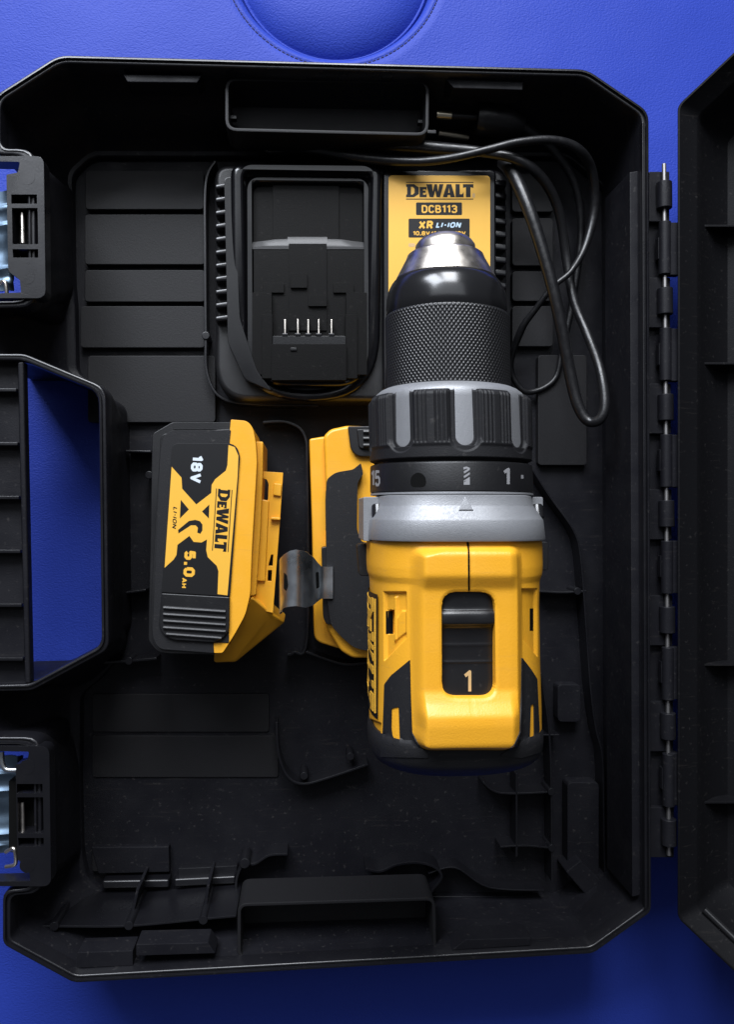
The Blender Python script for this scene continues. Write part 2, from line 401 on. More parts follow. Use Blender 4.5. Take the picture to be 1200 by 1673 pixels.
o = mk('upholstered_surface', V, F, 'leather', sharp=80, kind='structure')
o['label'] = 'blue leatherette upholstered table top under the case'
V, F = box(-4000, 4000, -4000, 4000, -760, -750)
o = mk('floor', V, F, 'floor', kind='structure'); o['label'] = 'plain pale floor under the upholstered table'
cu = root('face_cushion', 'round blue leatherette cushion plug with stitched seam above the case', 'cushion', (ctr.x, ctr.y, -16))
n = 96; rings = []
for r, z in ((59.6, -18), (59.8, -13), (59.2, -10.4), (57.8, -9.2), (57.0, -9.5), (56.2, -8.6), (53, -6.2), (48, -3.8), (41, -1.8), (32, -.4), (22, .5), (10, .9), (1, 1.0)):
    rings.append([Vector((ctr.x+r*math.cos(2*math.pi*k/n), ctr.y+r*math.sin(2*math.pi*k/n), z)) for k in range(n)])
mk('cushion_pad', *loft(rings, False, True), 'leather', cu, sharp=80)
st = []
for k in range(150):
    a0 = 2*math.pi*k/150; a1 = a0+2*math.pi/150*.62
    st.append(tube([Vector((ctr.x+(RH+2.9)*math.cos(a), ctr.y+(RH+2.9)*math.sin(a), -.30)) for a in (a0, (a0+a1)/2, a1)], .42, 6))
o = mk('stitching', *join(*st), 'thread', cu, kind='stuff')
mk('piping', *tube([Vector((ctr.x+57.6*math.cos(2*math.pi*k/120), ctr.y+57.6*math.sin(2*math.pi*k/120), -9.0)) for k in range(121)], .8, 8), 'leather', cu)

# ------------------------------------------------------------------ the case
ZR = 72.0; ZF = 8.0
case = root('tool_case', 'open black plastic tool case lying on the blue upholstery, holding the drill', 'tool case', (37, 0, 0))
outer = [(95, 90), (960, 113), (1061, 182), (1065, 1490), (970, 1558), (120, 1606), (4, 1543), (4, 1454), (56, 1452), (54, 1216), (-40, 1216), (-40, 1120),
         (48, 1118), (166, 1055), (161, 640), (36, 588), (-40, 588), (-40, 492), (46, 490), (44, 252), (-12, 252), (-12, 158)]
outer = xy(outer, ZR)
rad = [5, 5, 5, 3, 3, 3, 3, 5, 8, 8, 5, 5, 3, 5, 6, 3, 5, 5, 8, 8, 5, 5]
floorc = [(152, 262), (925, 262), (985, 312), (992, 1400), (930, 1458), (178, 1455), (146, 1428), (141, 1408), (138, 1385), (135, 1260), (134, 1200), (134, 1130),
          (165, 1108), (207, 1060), (205, 690), (165, 632), (128, 612), (126, 500), (125, 470), (123, 320), (122, 306), (124, 290)]
floorc = xy(floorc, ZF)
def R_(off, z, r=None): return ring(rpoly(offset(outer, off), [max(q-abs(off)*.2, 1.2) for q in rad], 4), z)
inner = offset(outer, 3.8)
def lerp_ring(t, z): return ring(rpoly([tuple(Vector(a).lerp(Vector(b), t)) for a, b in zip(inner, floorc)], [max(q, 2) for q in rad], 4), z)
rings = [R_(2.5, 0), R_(1.2, 1.2), R_(1.0, 60), R_(0, 61), R_(0, 71.7), R_(.3, ZR), R_(1.1, ZR), R_(1.35, ZR-1.6), R_(2.1, ZR-1.6), R_(2.25, ZR-.9), R_(2.9, ZR-.9), R_(3.2, ZR-1.5), R_(3.8, 62),
         lerp_ring(.10, 52), lerp_ring(.30, 40), lerp_ring(.36, 38.5), lerp_ring(.60, 24), lerp_ring(.82, 14.5), lerp_ring(.86, 13.6), lerp_ring(.97, 13.2), lerp_ring(1.0, 12.6), lerp_ring(1.03, ZF)]
mk('shell', *loft(rings[:4], False, False), 'case', case, sharp=35)
mk('rim', *loft(rings[3:13], False, False), 'rim_plastic', case, sharp=70)
mk('inner_wall', *loft(rings[12:], False, False), 'case', case, sharp=35)
fl = rings[-1]; v2, f2 = fill([(v.x, v.y) for v in fl])
mk('tray_floor', [(a, b, ZF) for a, b in v2], f2, 'case', case)
v2, f2 = fill([(v.x, v.y) for v in rings[0]])
mk('underside', [(a, b, .4) for a, b in v2], f2, 'case', case)

# floor panels (raised plates of the moulding)
for q in [(139, 278, 333, 342), (138, 350, 335, 432), (138, 441, 335, 493), (131, 500, 335, 568), (143, 581, 352, 690),
          (838, 283, 905, 346), (838, 356, 905, 434), (838, 443, 905, 492), (838, 500, 905, 566), (880, 580, 960, 760),
          (210, 700, 250, 800), (300, 590, 350, 690)][:10]:
    V, F = pbox(q[0], q[1], q[2], q[3], ZF-1, 13, 6)
    mk('floor_panel', V, F, 'pocket', case, bevel=1.0)
for q, z in [((150, 1134, 440, 1196), 9.4), ((150, 1202, 455, 1270), 9.2), ((150, 1385, 276, 1424), 12)
          ]:
    mk('floor_panel', *pbox(*q, ZF-1, z, 5), 'pocket', case, bevel=.9)
# charger bed and battery bed moulded walls
ribs = [
 ([(352, 262), (336, 300), (335, 420), (336, 540), (338, 610), (362, 650), (420, 660), (520, 662)], 30, 1.4),
 ([(205, 737), (246, 738)], 24, 1.2),
 ([(165, 738), (190, 737)], 40, 1.0),
 ([(172, 970), (192, 970), (238, 964)], 36, 1.2),
 ([(158, 1083), (210, 1080), (256, 1076)], 30, 1.4),
 ([(430, 690), (470, 690), (498, 712), (502, 780), (502, 1040), (480, 1066), (470, 1070)], 26, 1.4),
 ([(500, 1065), (560, 1085), (600, 1082)], 24, 1.4),
 ([(452, 1180), (455, 1230), (470, 1268), (496, 1281), (540, 1270), (602, 1249)], 40, 1.3),
 ([(790, 1278), (820, 1296), (905, 1294)], 36, 1.2),
 ([(845, 1264), (845, 1400)], 36, 1.2),
 ([(870, 765), (900, 812), (938, 866), (950, 910), (958, 1010), (966, 1120), (975, 1190), (986, 1240), (988, 1340), (990, 1455)], 50, 1.1),
 ([(885, 1100), (898, 1190), (902, 1290), (903, 1440)], 40, 1.2),
 ([(818, 1384), (860, 1382), (904, 1386)], 34, 1.2),
 ([(880, 966), (920, 968), (960, 966)], 44, 1.2),
 ([(885, 1201), (915, 1201)], 40, 1.1),
 ([(700, 1428), (745, 1418), (800, 1450), (890, 1455)], 22, 1.0),
]
for pts, zt, th in ribs:
    zt = min(zt, 21)
    mk('divider_rib', *rib(pts, zt, ZF-.5, th), 'case_smooth', case, bevel=.35, bang=50)
for (a, b, zt) in [(336, 548, 31), (243, 776, 26), (210, 1080, 31), (497, 1268, 41), (573, 1236, 41), (945, 966, 45), (902, 1294, 41), (903, 1386, 41)]:
    zt = min(zt, 22); p = P(a, b, zt); mk('rib_post', *prism([(p.x+2.2*math.cos(k*math.pi/6), p.y+2.2*math.sin(k*math.pi/6)) for k in range(12)], ZF-.5, zt), 'case_smooth', case, bevel=.4)
# top pocket and bottom pocket: open thin-walled boxes in the end walls
def pocket(pts, zt, zb, th, r):
    o_ = xy(pts, zt); rr = [r]*len(pts)
    q0 = rpoly(o_, rr, 5); q1 = rpoly(offset(o_, th), [max(r-th, .8)]*len(pts), 5)
    V, F = loft([ring(q0, zb), ring(q0, zt), ring(q1, zt), ring(q1, zb+2)], True, True)
    return V, F
mk('end_pocket', *pocket([(368, 126), (702, 131), (701, 222), (368, 214)], 62, 40, 1.7, 6), 'pocket', case, bevel=.4, bang=60)
mk('end_pocket', *pocket([(388, 1476), (712, 1466), (714, 1556), (388, 1568)], 62, 34, 1.7, 5), 'pocket', case, bevel=.4, bang=60)
# little studs in the pockets
for a, b in ((379, 191), (691, 198), (706, 215), (398, 1538), (704, 1520)):
    p = P(a, b, 50); mk('stud', *box(p.x-2.4, p.x+2.4, p.y-1, p.y+1, 46, 50), 'case_smooth', case, bevel=.3)
# latch ledges moulded on the inner face of both long end walls
for pts, zt in [([(200, 121), (330, 123), (322, 135), (208, 134)], 66), ([(728, 128), (856, 133), (855, 147), (742, 144)], 66),
                ([(222, 1543), (340, 1540), (352, 1558), (222, 1562)], 68), ([(126, 1556), (217, 1553), (217, 1578), (122, 1582)], 66),
                ([(762, 1535), (868, 1532), (868, 1545), (738, 1553)], 68)]:
    mk('wall_ledge', *prism(xy(pts, zt), zt-14, zt), 'case', case, bevel=.5)
# lower left long shelf and tie bars
mk('wall_shelf', *rib([(166, 1446), (276, 1444)], 18, ZF-.5, 4.6, 0), 'case_smooth', case, bevel=1.2, seg=3)
mk('wall_shelf', *rib([(284, 1443), (385, 1438)], 18, ZF-.5, 4.6, 0), 'case_smooth', case, bevel=1.2, seg=3)
mk('wall_shelf', *prism(xy([(290, 1419), (388, 1414), (388, 1432), (290, 1436)], 14), ZF, 14), 'case_smooth', case, bevel=.8)
mk('wall_shelf', *prism(xy([(148, 1384), (276, 1383), (277, 1425), (160, 1428)], 13), ZF, 13), 'case', case, bevel=.8)
mk('divider_rib', *rib([(36, 1514), (90, 1514), (212, 1513), (332, 1502), (386, 1497)], 52, 14, 1.2), 'case_smooth', case, bevel=.3, bang=50)
for a, b in ((88, 1514), (210, 1513), (332, 1504)):
    p = P(a, b, 52.5); mk('rib_post', *prism([(p.x+2.4*math.cos(k*math.pi/6), p.y+2.4*math.sin(k*math.pi/6)) for k in range(12)], 14, 52.5), 'case_smooth', case, bevel=.5)
for pts in ([(225, 1452), (214, 1500)], [(340, 1446), (334, 1496)]):
    mk('divider_rib', *rib(pts, 40, 10, 1.6, 0), 'case', case, bevel=.4)
mk('divider_rib', *rib([(388, 1480), (386, 1440), (398, 1412), (416, 1412), (440, 1398), (470, 1396)], 22, ZF, 1.4), 'case_smooth', case, bevel=.3, bang=50)
p = P(400, 1411, 24); mk('rib_post', *prism([(p.x+3*math.cos(k*math.pi/6), p.y+3*math.sin(k*math.pi/6)) for k in range(12)], ZF, 24), 'case_smooth', case, bevel=.8)
mk('divider_rib', *rib([(598, 1420), (622, 1424), (650, 1413), (685, 1410), (712, 1418), (722, 1434), (706, 1456), (706, 1466)], 24, ZF, 1.5), 'case_smooth', case, bevel=.3, bang=50)
# moulded drill-bit holders in the right wall
for x0, y0, x1, y1, zt in ((912, 1118, 950, 1180, 17), (928, 1278, 980, 1440, 18)):
    mk('bit_holder', *pbox(x0, y0, x1, y1, ZF, zt, 8), 'case', case, bevel=1.2)
mk('bit_holder', *prism(xy(rpoly([(925, 1425), (950, 1405), (1000, 1455), (975, 1482)], [4, 4, 12, 12], 5), 26), ZF, 26), 'case', case, bevel=2)
# right wall flange
mk('hinge_flange', *prism(xy([(1030, 281), (1048, 278), (1050, 1462), (1034, 1466)], 66), 30, 66), 'case', case, bevel=.6)
mk('wall_bead', *rib([(1052, 200), (1054, 800), (1056, 1484)], ZR+.5, ZR-3, .9, 0), 'case_smooth', case, bevel=.25)
for yy in (1137, 968+120):
    pass

# handle: thin bridge with cross ribs, left of the hole in the case wall
hp = xy([(36, 588), (36, 1118), (-40, 1118), (-40, 588)], ZR)
hz = ZR-7
mk('handle', *prism(xy([(28, 592), (38, 590), (49, 1117), (40, 1117)], ZR-.5), hz, ZR-.5), 'case', case, bevel=.9, seg=3)
mk('handle_panel', *prism(xy([(-70, 588), (29, 590), (41, 1118), (-70, 1118)], ZR-8), hz-8, ZR-8), 'case', case, bevel=.6)
for i in range(6):
    yy = 637+88*i
    mk('handle_rib', *rib([(-60, yy), (26+i*2.2, yy)], ZR-1.5, hz-4, 1.6, 0), 'case_smooth', case, bevel=.3)

# latch keepers on the left: pierced plates with steel pin, and zinc plated clasps
def keeper(x1, xe, y0, y1, z):
    t = lambda f: y0+(y1-y0)*f
    o_ = rpoly([(-30, y0), (x1, y0), (x1+3, y1), (-30, y1), (-30, y1-7), (xe+24, y1-9), (xe+22, t(.87)), (xe+3, t(.81)), (xe, t(.13)), (xe+19, t(.115)), (xe+22, t(.04)), (-30, t(.035))],
               [1, 14, 14, 1, 1, 2, 3, 3, 2, 3, 3, 1], 5)
    hl = [[(18, t(.27)), (x1-11, t(.27)), (x1-11, t(.335)), (18, t(.335))],
          [(19, t(.365)), (x1-10, t(.365)), (x1-9, t(.62)), (20, t(.62))],
          [(20, t(.655)), (x1-9, t(.655)), (x1-9, t(.715)), (21, t(.715))]]
    if xe > 15: hl = [[(a+9, b) for a, b in h[:1]]+h[1:3]+[(h[3][0]+9, h[3][1])] for h in hl]
    v, f = fill(o_, hl)
    q = [P(a, b, z) for a, b in v]; nv = len(q)
    cnt = {}
    for ff in f:
        for i in range(len(ff)):
            e = tuple(sorted((ff[i], ff[(i+1) % len(ff)]))); cnt[e] = cnt.get(e, 0)+1
    V = q+[Vector((a.x, a.y, z-9)) for a in q]; F = list(f)+[tuple(i+nv for i in ff) for ff in f]
    for ff in f:
        for i in range(len(ff)):
            a, b = ff[i], ff[(i+1) % len(ff)]
            if cnt[tuple(sorted((a, b)))] == 1: F.append((a, b, b+nv, a+nv))
    k = mk('latch_keeper', V, F, 'case_smooth', case, bevel=.5, seg=2, bang=60, sharp=60)
    ps = P(36, t(.40), z-4); pe = P(37, t(.615), z-3)
    mk('pin', *tube([ps, pe], 1.0, 10), 'steel', k)
    mk('backing', *pbox(14, t(.25), x1-4, t(.74), z-16, z-9.5), 'void', k)
    for sgn, tt in ((1, .15), (1, .85)):
        c = P(44, t(tt), z); 
        mk('boss', *prism([(c.x+3.6*math.cos(q_*math.pi/12), c.y+3.6*math.sin(q_*math.pi/12)) for q_ in range(24)], z-1, z+.10), 'case_smooth', k, sharp=30)
    return k
keeper(71, 10, 255, 487, ZR+1.4)
keeper(80, 25, 1219, 1448, ZR+1.4)
def clasp(y0, y1, x1):
    rings = []
    ya = P(0, y0, 60).y; yb = P(0, y1, 60).y; xr = P(x1, 836, 60).x
    prof = [(-26, 50), (-20, 55), (-12, 57), (-6, 56), (-2, 58.5), (0, 57)]
    n = 34
    for i in range(n+1):
        t = i/n; y = ya+(yb-ya)*t; wav = 1.6*math.exp(-((t-.18)/.03)**2)+1.6*math.exp(-((t-.36)/.025)**2)+2.2*math.exp(-((t-.8)/.03)**2)+1.4*math.exp(-((t-.92)/.02)**2)-1.2*math.exp(-((t-.6)/.08)**2)
        top = [Vector((xr+a, y, z+wav)) for a, z in prof]; bot = [Vector((xr+a, y, z+wav-1.2)) for a, z in reversed(prof)]
        rings.append(top+bot)
    c = mk('clasp', *loft(rings), 'clasp_steel', case, sharp=60)
    path = [P(x1-24, y1-6, 62), P(x1-12, y1-12, 64), P(x1-8, y1-2, 64), P(x1-9, y1+14, 63), P(x1-24, y1+18, 61)]
    mk('wire_loop', *tube(catmull(path, 6), 1.0, 10), 'steel', c)
clasp(308, 472, 18); clasp(1238, 1398, 33)
mk('wire_loop', *tube(catmull([P(2, 1228, 68), P(3, 1246, 68), P(10, 1257, 68), P(30, 1258, 68)], 6), 1.3, 10), 'steel_blue', case)

# hinge: alternating barrels on one steel pin
HX = 1086
zH = 60
pa = P(HX, 268, zH); pb = P(HX+8, 1397, zH)
mk('hinge_pin', *tube([pa, pb], 1.15, 12), 'pin_steel', case)
mk('hinge_rail', *prism(xy([(1058, 282), (1083, 282), (1091, 1384), (1062, 1384)], 54), 18, 54), 'case', case, bevel=.6)
def hx(py): return HX+8*(py-268)/1129
for k in range(7):
    y = 298+173.2*k; a = P(hx(y), y, zH); b = P(hx(y+43), y+43, zH)
    kn = mk('hinge_leaf', *prism(xy([(1062, y-18), (hx(y)+9, y-18), (hx(y)+9, y+64), (1062, y+64)], zH-2), zH-6, zH-2), 'case', case, bevel=.5)
    mk('barrel', *tube([a, b], 4.0, 18), 'case', kn, sharp=50, bevel=.4, bang=60)
# ------------------------------------------------------------------ lid, opened and leaning
PH = math.radians(38)
h0 = P(1103, 836, zH+4)
E1 = Vector((math.cos(PH), 0, math.sin(PH))); E3 = Vector((-math.sin(PH), 0, math.cos(PH)))
def LD(u, y, e): return Vector((h0.x, 0, h0.z))+E1*u+Vector((0, y, 0))+E3*e
yt = P(1108, 172, zH+5).y; yb = P(1113, 1500, zH+5).y
lid_out = [(1.5, yt), (34, yt+23), (300, yt+23), (332, yt), (332, yb), (300, yb-23), (34, yb-23), (1.5, yb)]
def LR(off, e, r=3): return [LD(a, b, e) for a, b in rpoly(offset(lid_out, off), r, 4)]
mk('lid', *loft([LR(4, -44), LR(0, -42), LR(0, -.4), LR(.4, 0), LR(1.2, 0), LR(1.6, -1.0), LR(7.6, -8.5), LR(8.2, -9.5), LR(9, -16), LR(13, -30), LR(18, -37), LR(24, -38)], True, True), 'lid_plastic_shaded', case, sharp=35)
for yy in (375, 597, 1083, 1305):
    y = P(1130, yy, 50).y
    V = [LD(9, y-.6, -17), LD(30, y-.6, -31), LD(44, y-.6, -37), LD(9, y-.6, -37)]; V += [v+Vector((0, 1.2, 0)) for v in V]
    mk('lid_rib', V, [(0, 1, 2, 3), (4, 5, 6, 7), (0, 1, 5, 4), (1, 2, 6, 5), (2, 3, 7, 6), (3, 0, 4, 7)], 'lid_plastic_shaded', case, bevel=.25)
mk('lid_highlight_bead', *tube([LD(13, yb+4, -9), LD(34, yb-12, -9), LD(44, yb-15, -9), LD(70, yb-15, -9)], 1.9, 12), 'gloss', case)  # glossy bead added to carry the highlight along the lid's lower edge
for k in range(6):
    y = 363+173.5*k; a = P(hx(y)+.5, y, zH); b = P(hx(y)+.5, y+86, zH)
    kn = mk('hinge_leaf', *prism(xy([(hx(y)+1, y), (1112, y), (1113, y+86), (hx(y)+1, y+86)], zH+2), zH-3, zH+2), 'case', case, bevel=.5)
    mk('barrel', *tube([a, b], 3.2, 18), 'case', kn, sharp=50, bevel=.4, bang=60)
    mk('nub', *prism(xy([(hx(y)-10, y+24), (hx(y), y+24), (hx(y), y+60), (hx(y)-10, y+60)], zH), zH-4, zH), 'case', kn, bevel=.5)

# ------------------------------------------------------------------ charger
ch = root('charger', 'black battery charger with amber label plate in the upper bay of the case', 'charger', tuple(P(590, 460, ZF)))
Z1 = 34
base = rpoly([(350, 268), (828, 276), (832, 655), (352, 655)], [26, 22, 20, 60], 8)
mk('body', *prism(xy(base, Z1), ZF+.5, Z1), 'black', ch, bevel=3.2, seg=4)
# raised rim around the battery bay
def ringwall(po, ro, pi_, ri, z0, z1, zi, slope=2.0):
    a = xy(rpoly(po, ro, 10), z1); b = xy(rpoly(pi_, ri, 10), z1)
    a2 = [tuple(Vector(p)) for p in a]
    rb = [ring(a2, z0), ring(a2, z1-3.2)]
    for q in (22, 45, 68, 90): rb.append(ring(offset(a, 3.2*(1-math.cos(math.radians(q)))), z1-3.2+3.2*math.sin(math.radians(q))))
    for q in (90, 60, 30, 0): rb.append(ring(offset(b, -2.2*(1-math.cos(math.radians(q)))), z1-2.2+2.2*math.sin(math.radians(q))))
    rb.append(ring(offset(b, slope), zi))
    return loft(rb, False, False)
V, F = ringwall([(376, 266), (626, 270), (622, 652), (378, 648)], [20, 20, 110, 125], [(398, 276), (607, 278), (601, 638), (402, 636)], [16, 16, 100, 115], 30, 46, 30, 4.2)
yt_, yb_r = P(500, 400, 46).y, P(500, 640, 46).y
V = [Vector((v.x, v.y, 30+(v.z-30)*(1-.52*float(sm(yt_, yb_r, v.y))))) for v in V]
mk('bay_rim', V, F, 'charger', ch, sharp=60)
V, F = ringwall([(401, 284), (605, 286), (605, 632), (403, 630)], [16, 16, 60, 66], [(411, 296), (596, 298), (596, 622), (412, 620)], [16, 16, 55, 60], 30, 40.5, 30, 2)
mk('bay_inner_rim', V, F, 'charger', ch, sharp=60)
mk('bay_floor', *prism(xy(rpoly([(408, 290), (598, 292), (596, 625), (410, 622)], [10, 10, 45, 50], 6), 36), 30, 35.2), 'charger_bay', ch, bevel=.4)
mk('bay_bridge', *pbox(446, 268, 554, 392, 30, 36.6, 2), 'charger_bay', ch, bevel=.5)
arc = [(410, 404), (428, 402), (450, 401), (470, 400.5), (470, 397), (535, 397), (535, 400.5), (557, 401), (578, 402), (596, 404)]
q1 = [P(a, b, 39.1) for a, b in arc]; q0 = [P(a, b-(10 if 440 < a < 565 else 8), 37.3) for a, b in arc]; bt_ = [P(596, 407, 39.1), P(412, 407, 39.1)]
mk('bay_ledge', *loft([[Vector((v.x, v.y, 33)) for v in q0+bt_], [v for v in q0]+[Vector((v.x, v.y, 37.3)) for v in bt_], q1+bt_]), 'ledge_plastic', ch, sharp=25)
mk('bay_bridge', *prism(xy([(414, 404), (596, 404), (594, 620), (414, 620)], 38.8), 35, 38.8), 'charger_bay', ch, bevel=.3)
mk('bay_bridge', *pbox(472, 398, 534, 540, 37, 39.8, 1), 'charger_bay', ch, bevel=.5)
for q, z in [((475, 446, 502, 470), 41.6), ((504, 482, 534, 500), 41.6), ((430, 462, 464, 478), 40.4), ((545, 462, 578, 478), 40.4), ((412, 478, 444, 612), 42.5), ((566, 478, 600, 612), 42.5),
             ((428, 514, 445, 618), 44), ((565, 514, 584, 618), 44)]:
    mk('bay_step', *pbox(*q, 37, z, 1), 'charger_bay', ch, bevel=.5)
tb = mk('terminal_block', *pbox(446, 549, 565, 618, 37, 45, 1.5), 'charger', ch, bevel=.7)
mk('ledge', *pbox(444, 562, 566, 621, 37, 46.6, 1), 'charger_bay', tb, bevel=.6)
mk('molded_mark', *pbox(475, 568, 485, 573, 46, 47.4), 'charger', tb, bevel=.2)
for x in (466, 487, 504, 521, 542):
    a = P(x, 522, 43.5); b = P(x, 548, 43.5)
    c = mk('contact_blade', *box(a.x-.38, a.x+.38, b.y, a.y, 40, 44.2), 'steel', ch, bevel=.15)
    mk('contact_foot', *box(a.x-1.5, a.x+1.5, b.y-.8, b.y+.8, 42, 45.4), 'charger', ch, bevel=.3)
# cooling fins along both sides
for k in range(11):
    y = 297+21.6*k
    mk('vent_fin', *prism(xy([(352, y+4), (373+k*.6, y), (373+k*.6, y+10), (352, y+12)], 41), 28, 41), 'charger', ch, bevel=.9)
mk('vent_wall', *prism(xy(rpoly([(366, 290), (383, 288), (392, 520), (420, 606), (446, 640), (400, 620), (372, 560)], 8, 4), 43), 30, 43), 'charger', ch, bevel=1.0)
for k in range(11):
    y = 292+21*k
    mk('vent_fin', *prism(xy([(808, y), (829, y+2), (829, y+12), (808, y+10)], 41), 28, 41), 'charger', ch, bevel=.9)
lp = mk('label_panel', *pbox(626, 276, 812, 640, 30, 42, 10, 5), 'charger', ch, bevel=1.4, seg=3)
L1 = lambda X, Y: (580+X/3.75, 270+Y/3.75)
plate = rpoly([L1(207, 60), L1(832, 63), L1(832, 1000), L1(207, 1000)], 7, 5)
lab = mk('label', *prism(xy(plate, 42.6), 41, 42.6), 'amber_foil', lp, bevel=.2)
bl = bvh_of(lab)
def rr(x0, y0, x1, y1, r, f): return fill(rpoly([f(x0, y0), f(x1, y0), f(x1, y1), f(x0, y1)], r, 4))
def T(s, f, x0, y0, x1, y1, bold=.2, shear=0):
    o_ = np.array(f(x0, y1)); return place2d(text2d(s, bold, shear), o_, np.array(f(x1, y1))-o_, np.array(f(x0, y0))-o_)
o_ = np.array(L1(315, 210)); 
deco('lettering', place2d(WM, o_, np.array(L1(728, 210))-o_, np.array(L1(315, 102))-o_), bl, 'black_print', lp, .06, .1)
deco('lettering', rr(722, 172, 738, 198, 1.5, L1), bl, 'tan_print', lp, .05, .1)
k1 = deco('print_box', rr(376, 228, 658, 305, 2, L1), bl, 'black_print', lp, .06, .1)
deco('lettering', T('DCB113', L1, 410, 244, 628, 293, .19), bl, 'yellow_print', lp, .12, .08)
deco('print_box', rr(330, 327, 705, 443, 2, L1), bl, 'black_print', lp, .06, .1)
deco('lettering', T('XR', L1, 392, 340, 480, 390, .24, .1), bl, 'yellow_print', lp, .12, .08)
deco('lettering', T('LI-ION', L1, 497, 349, 655, 383, .24, .25), bl, 'cyan_print', lp, .12, .08)
deco('lettering', T('10.8V/14.4V/18V', L1, 358, 404, 680, 430, .2), bl, 'yellow_print', lp, .12, .08)
deco('lettering', rr(330, 478, 370, 500, 2, L1), bl, 'tan_print', lp, .05, .1)

# power cord
cz = [(823, 264, 44, 4.0), (838, 282, 50, 3.9), (862, 335, 56, 3.7), (884, 400, 58, 3.5), (905, 475, 58, 3.4), (920, 545, 56, 3.4), (932, 610, 54, 3.4), (945, 662, 54, 3.2), (962, 688, 56, 2.9), (982, 684, 60, 2.8),
      (989, 655, 60, 2.9), (980, 600, 55, 2.6), (960, 545, 44, 2.6), (938, 490, 38, 2.6), (926, 420, 36, 2.8), (915, 350, 42, 2.8), (893, 300, 50, 2.8), (856, 266, 56, 2.8), (800, 250, 54, 2.6), (700, 241, 48, 3.6),
      (600, 234, 44, 4.0), (500, 228, 44, 3.8), (445, 228, 43, 3.4), (424, 237, 38, 3.0), (440, 247, 34, 2.8), (480, 243, 38, 3.0), (520, 246, 40, 3.2), (600, 259, 46, 2.9), (680, 264, 52, 2.4), (740, 258, 59, 2.2),
      (800, 244, 62, 2.2), (850, 232, 63, 2.2), (905, 229, 62, 2.3), (946, 244, 58, 2.6), (968, 280, 48, 2.8), (972, 340, 40, 2.8), (958, 400, 40, 2.2), (934, 443, 44, 1.7), (905, 468, 44, 1.7), (876, 505, 38, 1.8), (852, 540, 30, 2.2),
      (835, 600, 16, 1.9), (860, 640, 14, 1.8), (905, 622, 14, 1.7), (920, 570, 15, 2.0), (938, 480, 16, 2.2), (950, 380, 18, 2.3), (940, 300, 24, 2.4), (900, 240, 32, 2.6), (850, 205, 40, 3.0)]
pts = [P(a, b, c) for a, b, c, r in cz]; path = catmull(pts, 8); rs = []
for i in range(len(cz)-1): rs += [cz[i][3]+(cz[i+1][3]-cz[i][3])*j/8 for j in range(8)]
rs.append(cz[-1][3]); rs = [r*.96 for r in rs]
cord = mk('power_cord', *tube(path, rs, 16), 'cord', ch, sharp=80)
mk('plug', *tube([P(855, 207, 40), P(830, 200, 41), P(790, 194, 42), P(778, 193, 42)], [4.5, 8, 9, 8], 20), 'cord', cord, bevel=.4, sharp=50)
mk('plug_prong', *tube([P(780, 192, 44), P(738, 189, 46)], 1.9, 14), 'cord', cord)
mk('plug_prong', *tube([P(738, 189, 46), P(713, 187, 47)], 2.1, 16), 'brass', cord, bevel=.4)
mk('plug_prong', *tube([P(765, 224, 30), P(716, 217, 34)], 2.0, 16), 'brass', cord)

# ------------------------------------------------------------------ battery pack lying on its side
ZB = 80
bt = root('battery_pack', 'loose black and yellow 18V battery pack lying on its side left of the drill', 'battery pack', tuple(P(340, 890, ZF)))
B = lambda X, Y: (220+X/3.892, 670+Y/3.892)
def BP(l): return [B(a, b) for a, b in l]
mk('lower_shell', *prism(xy(rpoly(BP([(110, 150), (240, 75), (640, 90), (600, 1560), (150, 1545), (85, 1470), (100, 800)]), [6, 4, 2, 2, 10, 8, 3], 4), 52), ZF+.5, 52), 'black', bt, bevel=2.5, seg=3)
shell = mk('upper_shell', *prism(xy(rpoly(BP([(165, 150), (620, 118), (600, 600), (510, 1555), (120, 1545), (98, 1300), (160, 240)]), [26, 2, 1, 2, 26, 8, 8], 7), ZB-2), 50, ZB-2), 'black', bt, bevel=2.2, seg=4)
frame = mk('rubber_bumper', *prism(xy(rpoly(BP([(185, 128), (612, 128), (603, 215), (590, 600), (600, 1190), (600, 1480), (500, 1480), (505, 1545), (150, 1520), (112, 1440), (160, 300)]), [26, 1, 1, 1, 1, 1, 1, 1, 20, 10, 6], 6), ZB-.6), ZB-5, ZB-.6), 'rubber', bt, bevel=1.6, seg=4)
mk('top_tab', *pbox(282, 690, 378, 702, 56, ZB-6, 2), 'black', bt, bevel=1.2, seg=3)
mk('top_tab', *prism(xy(BP([(240, 80), (330, 75), (330, 100), (236, 105)]), 70), 56, 70), 'black', bt, bevel=1)
# yellow half
yel = rpoly(BP([(612, 60), (715, 68), (752, 110), (770, 200), (778, 330), (745, 900), (735, 1170), (705, 1300), (640, 1420), (560, 1545), (498, 1545), (500, 1478), (560, 1470), (600, 1420), (600, 1200), (668, 300), (640, 225), (598, 212)]),
            [2, 8, 8, 10, 5, 5, 8, 10, 10, 4, 1, 2, 10, 10, 3, 12, 8, 2], 5)
yb_ = mk('yellow_shell', *prism(xy(yel, ZB-1), ZF+8, ZB-1), 'yellow', bt, bevel=3.4, seg=5)
mk('yellow_shell', *prism(xy(rpoly(BP([(745, 200), (818, 200), (815, 400), (800, 760), (770, 1180), (700, 1180)]), [2, 3, 3, 3, 4, 2], 4), 68), 20, 68), 'yellow', bt, bevel=1.0, seg=3)
rail = BP([(790, 388), (945, 398), (925, 700), (880, 1290), (745, 1260)])
rholes = [rpoly(BP([(800, 430), (840, 440), (852, 470), (848, 570), (825, 590), (796, 585)]), 2, 3), BP([(868, 920), (882, 918), (878, 992), (850, 990)]), BP([(848, 1018), (874, 1018), (870, 1090), (845, 1088)])]
v, f = fill(rail, rholes)
q = [P(a, b, 60) for a, b in v]; nv = len(q)
cnt = {}
